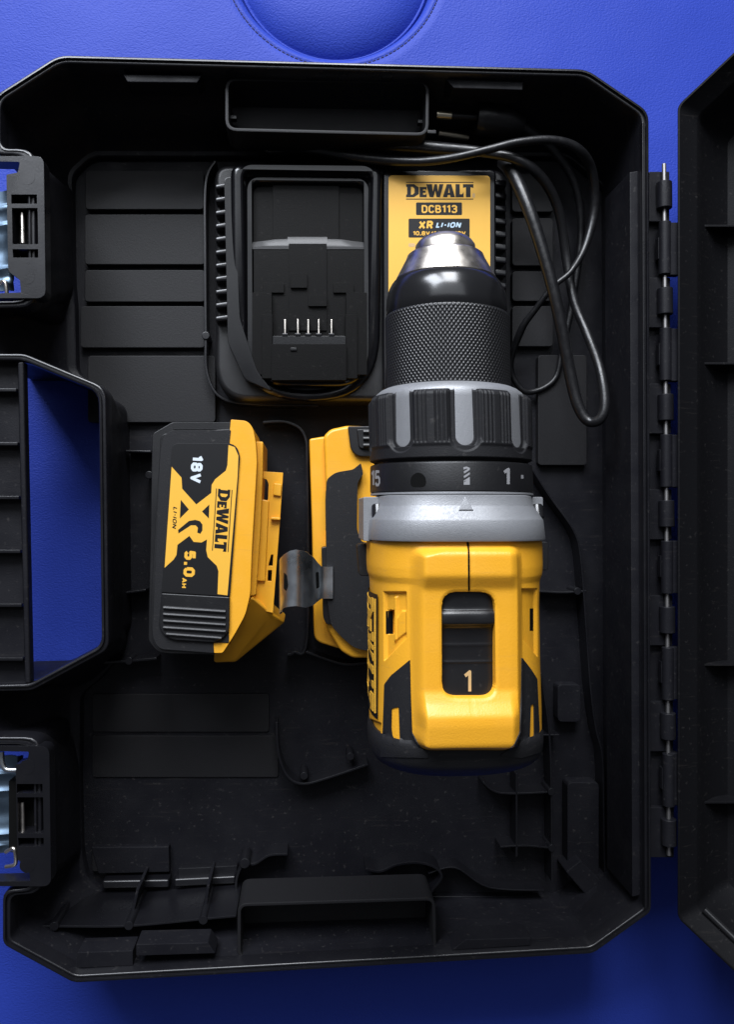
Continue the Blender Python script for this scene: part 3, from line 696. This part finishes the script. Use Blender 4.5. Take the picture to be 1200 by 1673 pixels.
for ff in f:
    for i in range(len(ff)):
        e = tuple(sorted((ff[i], ff[(i+1) % len(ff)]))); cnt[e] = cnt.get(e, 0)+1
V = q+[Vector((a.x, a.y, 56)) for a in q]; F = list(f)+[tuple(i+nv for i in ff) for ff in f]
for ff in f:
    for i in range(len(ff)):
        a, b = ff[i], ff[(i+1) % len(ff)]
        if cnt[tuple(sorted((a, b)))] == 1: F.append((a, b, b+nv, a+nv))
mk('rail', V, F, 'yellow', bt, bevel=.4, bang=60)
mk('rail_block', *prism(xy(BP([(770, 560), (855, 575), (830, 1090), (745, 1085)]), 62), 50, 62), 'yellow', bt, bevel=.8)
mk('rail_block', *prism(xy(BP([(868, 680), (928, 684), (926, 700), (866, 696)]), 63), 55, 63), 'yellow', bt, bevel=.4)
mk('rail_block', *prism(xy(BP([(886, 465), (936, 470), (930, 548), (880, 540)]), 61.5), 55, 61.5), 'yellow', bt, bevel=.5)
mk('rail_void', *prism(xy(BP([(790, 400), (935, 410), (880, 1200), (760, 1200)]), 40), 20, 40), 'black', bt)
# sloped heel
hv = [P(*B(745, 1180), 69), P(*B(878, 1290), 57), P(*B(960, 1345), 50), P(*B(640, 1605), 54), P(*B(500, 1605), 58), P(*B(502, 1540), 68), P(*B(600, 1480), 70), P(*B(680, 1330), 71)]
lo = [Vector((p.x, p.y, 22)) for p in hv]
V, F = loft([lo, hv]); mk('heel', V, F, 'yellow', bt, bevel=1.4, seg=3, bang=20)
# label
label_pl = rpoly(BP([(238, 212), (605, 212), (650, 232), (670, 290), (606, 1185), (168, 1158), (200, 800)]), [10, 1, 6, 6, 3, 2, 4], 5)
lbp = mk('label', *prism(xy(label_pl, ZB+.1), ZB-4, ZB+.1), 'black_print', bt, bevel=.15)
blb = bvh_of(lbp)
G = BP([(235, 360), (298, 430), (302, 500), (392, 600), (487, 527), (490, 475), (512, 440), (580, 385), (590, 350), (597, 222), (636, 235), (660, 290), (655, 420), (590, 1178), (527, 1170), (533, 1025), (522, 990),
        (465, 935), (455, 890), (460, 822), (425, 842), (375, 838), (348, 800), (272, 857), (266, 920), (248, 950), (190, 1003)])
tri1 = BP([(293, 570), (345, 632), (287, 690)]); tri2 = BP([(475, 600), (472, 690), (428, 645)])
rc = BP([(278, 785), (276, 762), (345, 705), (385, 698), (415, 706), (431, 728), (431, 765), (418, 787), (398, 780), (402, 748), (388, 733), (358, 733)])
deco('emblem', fill(G, [tri1, tri2, rc]), blb, 'yellow_print', lbp, .05, .1)
def TB(s, x0, y0, x1, y1, bold, mat, shear=0):
    """text reading downwards: origin top-left of the run, height towards +X"""
    tl = .055
    o_ = np.array(B(x0, y0)); rt = np.array(B(x0-(y1-y0)*tl, y1))-o_; up = np.array(B(x1, y0+(x1-x0)*tl))-o_
    deco('lettering', place2d(text2d(s, bold, shear), o_, rt, up), blb, mat, lbp, .08, .1)
TB('18V', 362, 288, 436, 462, .25, 'white_print')
TB('5.0', 318, 893, 390, 1058, .27, 'yellow_print')
TB('AH', 303, 1066, 332, 1130, .22, 'yellow_print')
TB('LI-ION', 246, 614, 272, 755, .2, 'black_print', .2)
o_ = np.array(B(518, 498)); deco('lettering', place2d(WM, o_, np.array(B(492, 893))-o_, np.array(B(622, 508))-o_), blb, 'black_print', lbp, .1, .1)
# release grip
rb_ = mk('release_grip', *prism(xy(rpoly(BP([(170, 1165), (604, 1190), (602, 1400), (560, 1455), (500, 1478), (240, 1462), (180, 1430), (152, 1370)]), [2, 2, 8, 6, 2, 8, 8, 6], 4), ZB+1), ZB-4, ZB+1), 'black', bt, bevel=.9, seg=3)
for k in range(5):
    yy = 1258+42*k
    mk('grip_ridge', *tube([P(*B(178+(5 if k < 4 else 24), yy-2), ZB+1.2), P(*B(578-(0 if k < 4 else 26), yy+24), ZB+1.2)], .95, 8), 'black', rb_)

# ------------------------------------------------------------------ the drill
ZA = 165.0
foot_c = P(640, 890, ZF)
dr = root('cordless_drill', 'yellow and black cordless drill standing upright with knurled chuck towards the charger', 'drill', tuple(foot_c))
def cxp(py): return 728+12*np.clip((py-400)/500, 0, 1)
def stat(py, hw, zoff=None):
    """picture row on the top centre line and silhouette half width -> (x, y, radius)"""
    c = P(cxp(py), py, ZA); R = hw*depth(c)/FP
    y = P(cxp(py), py, ZA+(R if zoff is None else zoff)).y
    x = P(cxp(py), 836-(836-py)*.9, ZA).x
    return x, y, R
def revolve(name, prof, mat, n=128, **kw):
    rings = []
    for py, hw in prof:
        x, y, R = stat(py, hw); rings.append([Vector((x+R*math.sin(2*math.pi*k/n), y, ZA+R*math.cos(2*math.pi*k/n))) for k in range(n)])
    return mk(name, *loft(rings), mat, dr, **kw)
ck = revolve('chuck_nose', [(377.5, 20), (377, 33), (378, 38), (381, 44), (386, 48.5), (397, 50), (397.5, 55), (397.5, 59), (399, 62), (406, 65), (431, 80.5), (434, 82), (436, 81), (438, 78)], 'steel', sharp=28)
revolve('chuck_front', [(435.5, 78), (436, 83), (437.5, 85.5), (441, 89), (446, 92), (453, 95), (463, 97.3), (476, 98.5), (492, 99), (494, 98)], 'gloss', sharp=50)
# knurled sleeve: real diamond relief
def knurl():
    x0, y0, R0 = stat(493, 99); x1, y1, R1 = stat(626, 99.5)
    na, nl = 92*8, 14*8
    a = np.arange(na)/na; t = np.arange(nl+1)/nl
    A, Tt = np.meshgrid(a, t)
    u = A*92; v = Tt*14
    f1 = np.abs(((u+v) % 1)-.5)*2; f2 = np.abs(((u-v) % 1)-.5)*2
    h = np.minimum(1-f1, 1-f2)
    h = np.clip(h*1.8, 0, 1)*.42
    ed = np.minimum(sm(0, .02, Tt), sm(0, .02, 1-Tt))
    R = R0+(R1-R0)*Tt+h*ed-.1*(1-ed)
    X = x0+(x1-x0)*Tt+R*np.sin(2*np.pi*A); Z = ZA+R*np.cos(2*np.pi*A); Y = y0+(y1-y0)*Tt
    V = np.stack([X, Y, Z], -1).reshape(-1, 3); F = []
    for i in range(nl):
        b = i*na
        F += [(b+j, b+(j+1) % na, b+na+(j+1) % na, b+na+j) for j in range(na)]
    return V, F
V, F = knurl(); mk('knurled_sleeve', V, F, 'knurl', dr, sharp=60)
# clutch collar: silver core + black grip shell with fluted pads
L2 = lambda X, Y: (580+X/3.636, 600+Y/3.636)
core = revolve('collar_core', [(621.5, 98), (622, 106), (624, 112), (629, 119), (636, 122.5), (645, 123), (735, 124.5), (735, 100)], 'silver', sharp=50)
def collar():
    x0, y0, _ = stat(634.5, 123); x1, y1, _ = stat(750, 128)
    na, nl = 800, 110
    A, Tt = np.meshgrid(np.arange(na)/na*2*np.pi, np.arange(nl+1)/nl)
    k = 4.23*1.0
    Rs = 123*depth(P(740, 690, ZA))/FP
    ang = (A-math.radians(0)+math.pi/8) % (math.pi/4)-math.pi/8
    arc = ang*Rs                                  # mm round from the tongue centre
    L = (Tt)*(y0-y1)                                 # mm from the front edge
    tw, tl = 2.9, 19.6
    d = np.where(L < tl-tw, np.abs(arc)-tw, np.hypot(arc, L-(tl-tw))-tw)   # distance to the tongue outline
    R = Rs-.8+1.3*sm(-.15, .5, d)+1.5*sm(1.7, 2.8, d)
    # pads end before the rear band; flutes in each pad
    pad = sm(2.2, 3.2, d)*sm(20.5, 19.0, L)*sm(.6, 2.0, L)
    R += pad*.4
    pa_ = np.abs(arc)
    for c in (4.6, 6.0, 7.4, 8.8):
        g = np.exp(-((pa_-c-1.0)/.26)**2); R -= .55*g*sm(19.2, 18.4, L)*sm(.2, .9, L)
    R -= (.9*sm(1.0, 0, L))*sm(-.2, .8, d)            # chamfered front edge
    R = np.where(L > 20, np.maximum(R, Rs+1.4), R)
    R -= 1.6*sm((y0-y1)-1.0, (y0-y1)-.1, L)
    cx = x0+(x1-x0)*Tt
    V = np.stack([cx+R*np.sin(A), y0-L, ZA+R*np.cos(A)], -1).reshape(-1, 3); F = []
    for i in range(nl):
        b = i*na
        F += [(b+j, b+(j+1) % na, b+na+(j+1) % na, b+na+j) for j in range(na)]
    return V, F
V, F = collar(); mk('clutch_collar', V, F, 'rubber', dr, sharp=55)
revolve('collar_gap', [(744, 120), (756, 120)], 'black')
tr = revolve('torque_ring', [(752, 118), (752.5, 127), (754, 130.5), (757, 131.5), (801, 132.5), (802, 131), (802, 118)], 'black', sharp=40)
revolve('ring_washer', [(802.5, 118), (803, 131.8), (806.5, 132.2), (807, 118)], 'silver')
btr = bvh_of(tr)
def TR(s, x0, y0, x1, y1, bold=.17):
    deco('ring_marking', T(s, L2, x0, y0, x1, y1, bold), btr, 'grey_print', tr, .05, .1)
TR('15', 98, 612, 150, 708); TR('1', 884, 598, 922, 695, .17); TR('.', 990, 640, 1003, 662)
for k in range(3):
    y = 597+27*k
    pz = [L2(648, y+22), L2(662, y+14), L2(684, y), L2(684, y+12), L2(664, y+26), L2(650, y+34)]
    deco('ring_marking', fill(pz), btr, 'grey_print', tr, .05, .1)
deco('ring_marking', fill([L2(646, 594), L2(666, 590), L2(684, 598), L2(684, 606), L2(664, 602), L2(648, 608)]), btr, 'grey_print', tr, .05, .1)
deco('ring_marking', fill([L2(648, 698), L2(648, 676), L2(664, 672), L2(684, 658), L2(684, 698)]), btr, 'grey_print', tr, .05, .1)
deco('ring_dimple_dark', fill(rpoly([L2(332, 712), L2(332, 650), L2(378, 618), L2(424, 650), L2(424, 712)], 8, 5), grid=3), btr, 'void', tr, .06, .1)  # flat patch, the dark of the hollow painted on the ring
# gear case
def sect(x, y, hw, ht, hb, e, n=96):
    out = []
    for k in range(n):
        a = 2*math.pi*k/n; c, s_ = math.cos(a), math.sin(a); h = ht if c > 0 else hb
        out.append(Vector((x+hw*math.copysign(abs(s_)**(2/e), s_), y, ZA+h*math.copysign(abs(c)**(2/e), c))))
    return out
def mm(px): return px*depth(P(745, 850, ZA))/FP
rings = []
for py, hw, ht, e in [(808, 100, 28, 2.3), (808, 120, 31.3, 2.5), (809.5, 123, 32.2, 2.7), (825, 125, 32.6, 2.8), (828, 126.5, 32.9, 2.8), (848, 137, 35.4, 2.9), (851, 138.5, 35.7, 2.9), (882, 141, 36, 2.9), (885, 140.5, 35.7, 2.9), (885, 120, 30, 2.9)]:
    y = P(742, py, ZA+ht).y; x = P(736+(py-808)*.03, 836, ZA).x
    rings.append(sect(x, y, mm(hw), ht, ht*.97, e))
gc = mk('gear_case', *loft(rings), 'silver', dr, sharp=32, bevel=.0)
bgc = bvh_of(gc)
deco('pointer', fill([L2(655, 765), L2(706, 852), L2(618, 852)]), bgc, 'silver', gc, .5, 1.2, bevel=.25, bang=50)
for sx, xa, xb in ((-1, 594, 626), (1, 858, 888)):
    mk('gear_case_lug', *prism(xy(rpoly([(xa, 812), (xb, 812), (xb, 884), (xa, 884)], 3, 3), ZA+10), ZA-16, ZA+10), 'silver', gc, bevel=2.2, seg=4)
    c = P(618 if sx < 0 else 880, 843, ZA+13)
    mk('screw', *tube([Vector((c.x, c.y+4, c.z-2)), Vector((c.x, c.y-1.0, c.z))], 2.3, 14), 'gloss', gc, bevel=.5)
# yellow motor housing: dense grid, displaced by the moulded features
def housing():
    st_ = [(884, 139, 33.6), (890, 141, 34), (930, 141.5, 34), (945, 140.5, 33.8), (956, 136.5, 33.2), (1000, 135.5, 33), (1100, 136.5, 33), (1180, 138.5, 33), (1234, 138.5, 33)]
    nl = 312
    P_ = np.array(st_); rows = np.linspace(884, 1234, nl)
    hw = np.interp(rows, P_[:, 0], P_[:, 1]); ht = np.interp(rows, P_[:, 0], P_[:, 2])
    # blur the shoulder
    hw = hw-3; kk = np.exp(-(np.arange(-8, 9)/4.)**2); kk /= kk.sum()
    hw = np.convolve(np.pad(hw, 8, 'edge'), kk, 'valid')
    aa = np.concatenate([np.linspace(-100, 100, 440, endpoint=False), np.linspace(100, 260, 44, endpoint=False)])*np.pi/180
    na = len(aa); V = np.zeros((nl, na, 3))
    xs = np.array([P(738.5+(r-884)*.006, 836, ZA).x for r in rows]); ys = np.array([P(745, r, ZA+33).y for r in rows])
    sc_ = mm(1)
    e = 2.75
    s_, c_ = np.sin(aa), np.cos(aa)
    sx = np.sign(s_)*np.abs(s_)**(2/e); cz_ = np.sign(c_)*np.abs(c_)**(2/e)
    V[:, :, 0] = xs[:, None]+hw[:, None]*sc_*sx[None]
    V[:, :, 1] = ys[:, None]
    V[:, :, 2] = ZA+ht[:, None]*cz_[None]
    up = (cz_ > -.05)
    q = proj(V.reshape(-1, 3)).reshape(nl, na, 2)
    # inward recesses
    L3 = lambda X, Y: (560+X/3.4286, 870+Y/3.4286)
    nx = np.sign(s_)*np.abs(s_)**(2-2/e); nz = np.sign(c_)*np.abs(c_)**(2-2/e); nn = np.hypot(nx, nz); nx /= nn; nz /= nn
    def disp(poly, dep, soft=1.6):
        sd = sdist(q.reshape(-1, 2), np.array(poly)).reshape(nl, na)
        m = sm(soft, -soft, sd)*up[None]*dep
        V[:, :, 0] += m*nx[None]; V[:, :, 2] += m*nz[None]
    disp([L3(232, 335), L3(355, 335), L3(355, 590), L3(235, 715)], -1.3)
    disp([L3(1005, 318), L3(1090, 318), L3(1092, 690), L3(1020, 600)], -1.2)
    disp([L3(284, 360), L3(298, 360), L3(298, 600), L3(284, 620)], .9, 1.0)
    disp([L3(325, 440), L3(356, 440), L3(356, 560), L3(300, 600), L3(300, 480)], .6, 1.2)
    disp([L3(242, 437), L3(285, 437), L3(285, 570), L3(242, 570)], -4.0, .9)
    disp([L3(150, 1045), L3(212, 1070), L3(205, 1180), L3(170, 1200), L3(150, 1160)], -1.0, 2)
    # raised saddle on top
    q2 = proj(V.reshape(-1, 3)).reshape(nl, na, 2)
    padp = rpoly([(671, 890), (851, 890), (853, 1225), (673, 1225)], [24, 24, 36, 36], 8)
    sd = sdist(q2.reshape(-1, 2), np.array(padp)).reshape(nl, na)
    R = rows[:, None]+0*q2[:, :, 0]
    prof = np.interp(rows, [884, 893, 903, 940, 962, 1000, 1128, 1146, 1164, 1180, 1212, 1224], [34.2, 35.0, 37.4, 37.6, 35.1, 34.9, 34.9, 36.6, 39.4, 39.6, 39.0, 37.4])
    kk = np.exp(-(np.arange(-9, 10)/4.5)**2); kk /= kk.sum(); prof = np.convolve(np.pad(prof, 9, 'edge'), kk, 'valid')
    base = np.maximum(V[:, :, 2]-ZA, 0)
    # the humps narrow towards the picture's middle line
    xc = np.abs(q2[:, :, 0]-763)
    tgt = 34.3+(prof[:, None]-34.3)*sm(92, 66, xc)
    tgt = np.minimum(tgt, 40)-.0022*np.maximum(xc-30, 0)**1.5*.4
    wd_ = 11+10*sm(730, 690, q2[:, :, 0])*sm(1215, 1180, q2[:, :, 1]); m = sm(0, 1, (3-sd)/(3+wd_))*up[None]
    V[:, :, 2] += np.maximum(ZA+tgt-V[:, :, 2], 0)*m
    q3 = proj(V.reshape(-1, 3)).reshape(nl, na, 2)
    hole = rpoly([(721.5, 967), (806.5, 967), (808, 1137), (722, 1137)], 24, 8)
    sd = sdist(q2.reshape(-1, 2), np.array(hole)).reshape(nl, na)
    V[:, :, 2] -= 9*sm(.9, -.9, sd+.6)*up[None]+.35*sm(6, 0, sd)*up[None]
    # mould seam
    ds = np.abs(q2[:, :, 0]-(768-(rows[:, None]-886)*.004))
    V[:, :, 2] -= .35*sm(1.8, .2, ds)*up[None]
    F = []
    for i in range(nl-1):
        b = i*na
        F += [(b+j, b+(j+1) % na, b+na+(j+1) % na, b+na+j) for j in range(na)]
    F.append(tuple(range(na))); F.append(tuple(range((nl-1)*na, nl*na)))
    return V.reshape(-1, 3), F
V, F = housing(); hs = mk('motor_housing', V, F, 'yellow', dr, sharp=65)
bh = bvh_of(hs)
L3 = lambda X, Y: (560+X/3.4286, 870+Y/3.4286)
# rear rubber cap
rings = []
for py, hw, ht, e in [(1214, 120, 30, 2.8), (1214, 138, 33.4, 2.8), (1222, 140.5, 33.9, 2.8), (1234, 141.5, 33.6, 2.8), (1243, 140.5, 32.6, 2.75), (1250, 137, 31, 2.7), (1256, 132, 28.8, 2.6), (1260, 123, 26, 2.5), (1262, 110, 22, 2.5), (1262, 60, 12, 2.4)]:
    y = P(745, py, ZA+ht*(1 if py < 1240 else .8)).y; x = P(740, 836, ZA).x; hw -= 3
    rings.append(sect(x, y, mm(hw), ht, ht*.97, e))
cap = mk('rear_cap', *loft(rings), 'rubber', dr, sharp=60)
for X0, X1 in ((530, 600), (880, 918)):
    pass
# rubber side panels wrapping the housing
bh2 = bvh_of(hs, cap)
sp = deco('side_grip', fill(rpoly([L3(380, 712), L3(384, 900), L3(392, 1120), L3(430, 1190), L3(480, 1235), L3(480, 1260), L3(215, 1255), L3(228, 1150), L3(235, 960), L3(238, 850), L3(275, 800)], 2, 3),
      [rpoly([L3(278, 985), L3(318, 975), L3(325, 1170), L3(290, 1190), L3(276, 1100)], 2.5, 3)], grid=4), bh2, 'rubber', dr, .4, 1.3)
sp = deco('side_grip', fill(rpoly([L3(1003, 700), L3(1050, 760), L3(1088, 820), L3(1096, 1000), L3(1106, 1230), L3(1000, 1260), L3(880, 1250), L3(960, 1190), L3(992, 1120), L3(1000, 900)], 2, 3),
      [rpoly([L3(1052, 965), L3(1070, 960), L3(1072, 1150), L3(1046, 1160)], 1.5, 3)], grid=4), bh2, 'rubber', dr, .4, 1.3)
for ql in ([L3(243, 440), L3(283, 440), L3(283, 568), L3(243, 568)], [L3(1050, 425), L3(1069, 425), L3(1069, 550), L3(1050, 550)]):
    deco('vent_slot_dark', fill(ql, grid=3), bh, 'void', hs, .08, .1)  # shade inside the slots painted as near-black patches
deco('mold_seam_dark', fill([(763, 886), (766, 886), (767.5, 900), (768, 967), (765.5, 967), (765, 900)], grid=3), bh, 'void', hs, .2, .3)  # dark of the seam gap laid in as a near-black strip
# maker's name on the left flank, seen edge-on
def flank():
    x0 = P(738.5, 836, ZA).x; R = mm(133.5)
    def pt(s, t, off):     # s along the drill 0..1 (front to rear), t up the side 0..1
        y = P(745, 972+205*s, ZA+20).y; a = math.radians(-112+44*(t)); e = 2.75
        return Vector((x0+(R+off)*math.copysign(abs(math.sin(a))**(2/e), math.sin(a)), y, ZA+(33+off)*math.copysign(abs(math.cos(a))**(2/e), math.cos(a))))
    n = 24; m = 10
    V = [pt(i/n, j/m, .35) for i in range(n+1) for j in range(m+1)]
    F = [(i*(m+1)+j, (i+1)*(m+1)+j, (i+1)*(m+1)+j+1, i*(m+1)+j+1) for i in range(n) for j in range(m)]
    mk('name_plate', V, F, 'black_print', hs, sharp=80)
    wv, wf = WM
    # subdivide the letters through a grid mapping
    V = [pt(.04+.92*a, .08+.84*b, .75) for a, b in wv]; nv = len(V); V += [pt(.04+.92*a, .08+.84*b, .2) for a, b in wv]
    F = list(wf)
    cnt = {}
    for f in wf:
        for i in range(len(f)):
            e = tuple(sorted((f[i], f[(i+1) % len(f)]))); cnt[e] = cnt.get(e, 0)+1
    for f in wf:
        for i in range(len(f)):
            a, b = f[i], f[(i+1) % len(f)]
            if cnt[tuple(sorted((a, b)))] == 1: F.append((a, b, b+nv, a+nv))
    mk('lettering', V, F, 'yellow_print', hs)
flank()
# speed selector
def selector():
    pf = [(960, 32.6), (975, 32.8), (994, 33.0), (999, 33.7), (1004, 34.3), (1014, 34.5), (1020, 34.2), (1026, 32.7), (1036, 32.1), (1048, 31.9), (1054, 32.0), (1060, 31.8), (1076, 31.75), (1082, 31.9), (1088, 31.7), (1120, 32.0), (1146, 32.4)]
    cs = catmull([(a, b, 0) for a, b in pf], 6); rings = []
    x0 = P(764.5, 836, ZA+31).x; wd = 10.6
    for v in cs:
        y = P(764, v.x, ZA+v.y).y; r = []
        for k in range(25):
            t = k/24*2-1; r.append(Vector((x0+wd*t, y, ZA+v.y-1.5*abs(t)**5)))
        r += [Vector((x0+wd, y, ZA+18)), Vector((x0-wd, y, ZA+18))]
        rings.append(r)
    return loft(rings)
sw = mk('speed_selector', *selector(), 'selector', dr, sharp=50)
bsw = bvh_of(sw)
deco('lettering', T('1', L3, 682, 772, 722, 890, .15), bsw, 'tan_print', sw, .06, .1)
mk('selector_recess', *prism(xy([(716, 960), (812, 960), (812, 1144), (716, 1144)], ZA+24), ZA+12, ZA+22), 'void', dr)
# direction button poking out on both flanks
for xa, xb, ya, yb2 in ((584, 612, 889, 941), (872, 897, 885, 932)):
    mk('direction_button', *prism(xy(rpoly([(xa, ya), (xb, ya), (xb, yb2), (xa+4, yb2)], 5, 4), ZA-14), ZA-24, ZA-14), 'rubber', dr, bevel=1.6, seg=3)
# handle, trigger and foot
hx0 = P(740, 836, ZA).x; fx = P(640, 890, 40).x
def hsec(t, w_, l_, n=40, e=2.6):
    z = ZA-20+(48-(ZA-20))*t; x = hx0+(fx+6-hx0)*t; y = -14-t*2; out = []
    for k in range(n):
        a = 2*math.pi*k/n; out.append(Vector((x+w_*math.copysign(abs(math.sin(a))**(2/e), math.sin(a)), y+l_*math.copysign(abs(math.cos(a))**(2/e), math.cos(a)), z)))
    return out
mk('handle_grip', *loft([hsec(0, 20, 26), hsec(.15, 18, 23), hsec(.4, 16, 20), hsec(.7, 17, 21), hsec(.88, 18, 23), hsec(1, 19, 26)]), 'rubber', dr, sharp=60)
V = []
tz = ZA-46
mk('trigger', *loft([[Vector((hx0+a*6, y+b, z)) for a, b in ((-1, -8), (-.8, 5), (0, 7), (.8, 5), (1, -8))] for y, z in ((12, tz+18), (14, tz+8), (12, tz-4), (15, tz-16))]), 'black', dr, bevel=1)
# battery foot of the drill
L4 = lambda X, Y: (440+X/4.08, 680+Y/4.08)
def F4(l): return [L4(a, b) for a, b in l]
def footshape(l, r, z0, z1, mat, name, bev=1.5, **kw):
    return mk(name, *prism(xy(rpoly(F4(l), r, 5), z1), z0, z1), mat, dr, bevel=bev, seg=4, **kw)
ft = footshape([(268, 150), (360, 135), (1000, 130), (1000, 1560), (500, 1560), (300, 1500), (285, 700)], [4, 4, 10, 10, 10, 14, 4], ZF+.5, 36, 'yellow', 'foot_base')
footshape([(365, 130), (410, 85), (520, 62), (900, 70), (900, 1612), (560, 1615), (480, 1570), (375, 1400), (380, 500)], [5, 6, 4, 8, 8, 6, 8, 6, 4], 20, 44, 'yellow', 'foot_upper', 3.5)
footshape([(385, 420), (440, 375), (560, 355), (612, 312), (628, 385), (590, 440), (585, 760), (620, 840), (800, 860), (800, 1560), (640, 1562), (560, 1540), (470, 1460), (410, 1390), (385, 1200), (378, 560)],
          [5, 8, 4, 2, 3, 6, 8, 4, 4, 4, 4, 8, 10, 10, 6, 6], 30, 49, 'rubber', 'foot_overmold', 3.6)
footshape([(350, 875), (385, 870), (420, 900), (420, 1390), (380, 1385), (360, 1340)], [3, 3, 2, 2, 3, 4], 26, 47, 'black', 'hook_mount', 1.2)
footshape([(525, 66), (700, 66), (700, 270), (590, 268), (545, 225)], [3, 3, 3, 8, 8], 36, 47, 'black', 'release_latch', 1.4)
footshape([(585, 85), (700, 85), (700, 225), (600, 215)], [3, 3, 3, 6], 40, 48.4, 'black', 'release_latch', .9)
for k in range(3):
    mk('grip_ridge', *tube([P(*L4(628, 104+45*k), 49), P(*L4(700, 104+45*k), 49)], 1.1, 8), 'black', dr)
# belt hook
def hook():
    prof = [(456.5, 60), (457, 64), (460, 67.5), (466, 70), (474, 71.5), (484, 72), (494, 71), (504, 68.5), (512, 65), (518, 60), (522, 54), (526, 51.2), (533, 50.6), (544, 50.6)]
    prof = [(v.x, v.y) for v in catmull([(a, b, 0) for a, b in prof], 4)]
    rings = []
    for i, (px, z) in enumerate(prof):
        t = (px-456.5)/(544-456.5)
        y0 = 900 + 22*max(0, (510-520)/10)  # top edge
        ya = np.interp(px, [456, 458, 464, 474, 484, 500, 512, 520, 526, 544], [916, 912, 906, 900, 898, 901, 910, 920, 926, 926])
        yb2 = np.interp(px, [456, 458, 464, 474, 484, 500, 512, 520, 526, 544], [1004, 1001, 993, 991, 990, 993, 989, 982, 978, 978])
        a = P(px, ya, z); b = P(px, yb2, z); nrm = Vector((0, 0, -1.3)) if i > 6 else Vector((1.1, 0, -.6))
        rings.append([a, b, b+nrm, a+nrm])
    return loft(rings)
hk = mk('belt_hook', *hook(), 'steel_blue', dr, sharp=45)
bhk = bvh_of(hk)
deco('hook_slot_dark', fill(rpoly([(464, 935), (469, 940), (471, 958), (468, 966), (464, 962)], 2, 3), grid=1.5), bhk, 'void', hk, .05, .1)  # both slots are near-black patches painted in place of their dark depth
deco('hook_slot_dark', fill(rpoly([(516, 935), (521, 934), (522, 960), (517, 962)], 2, 3), grid=1.5), bhk, 'void', hk, .05, .1)
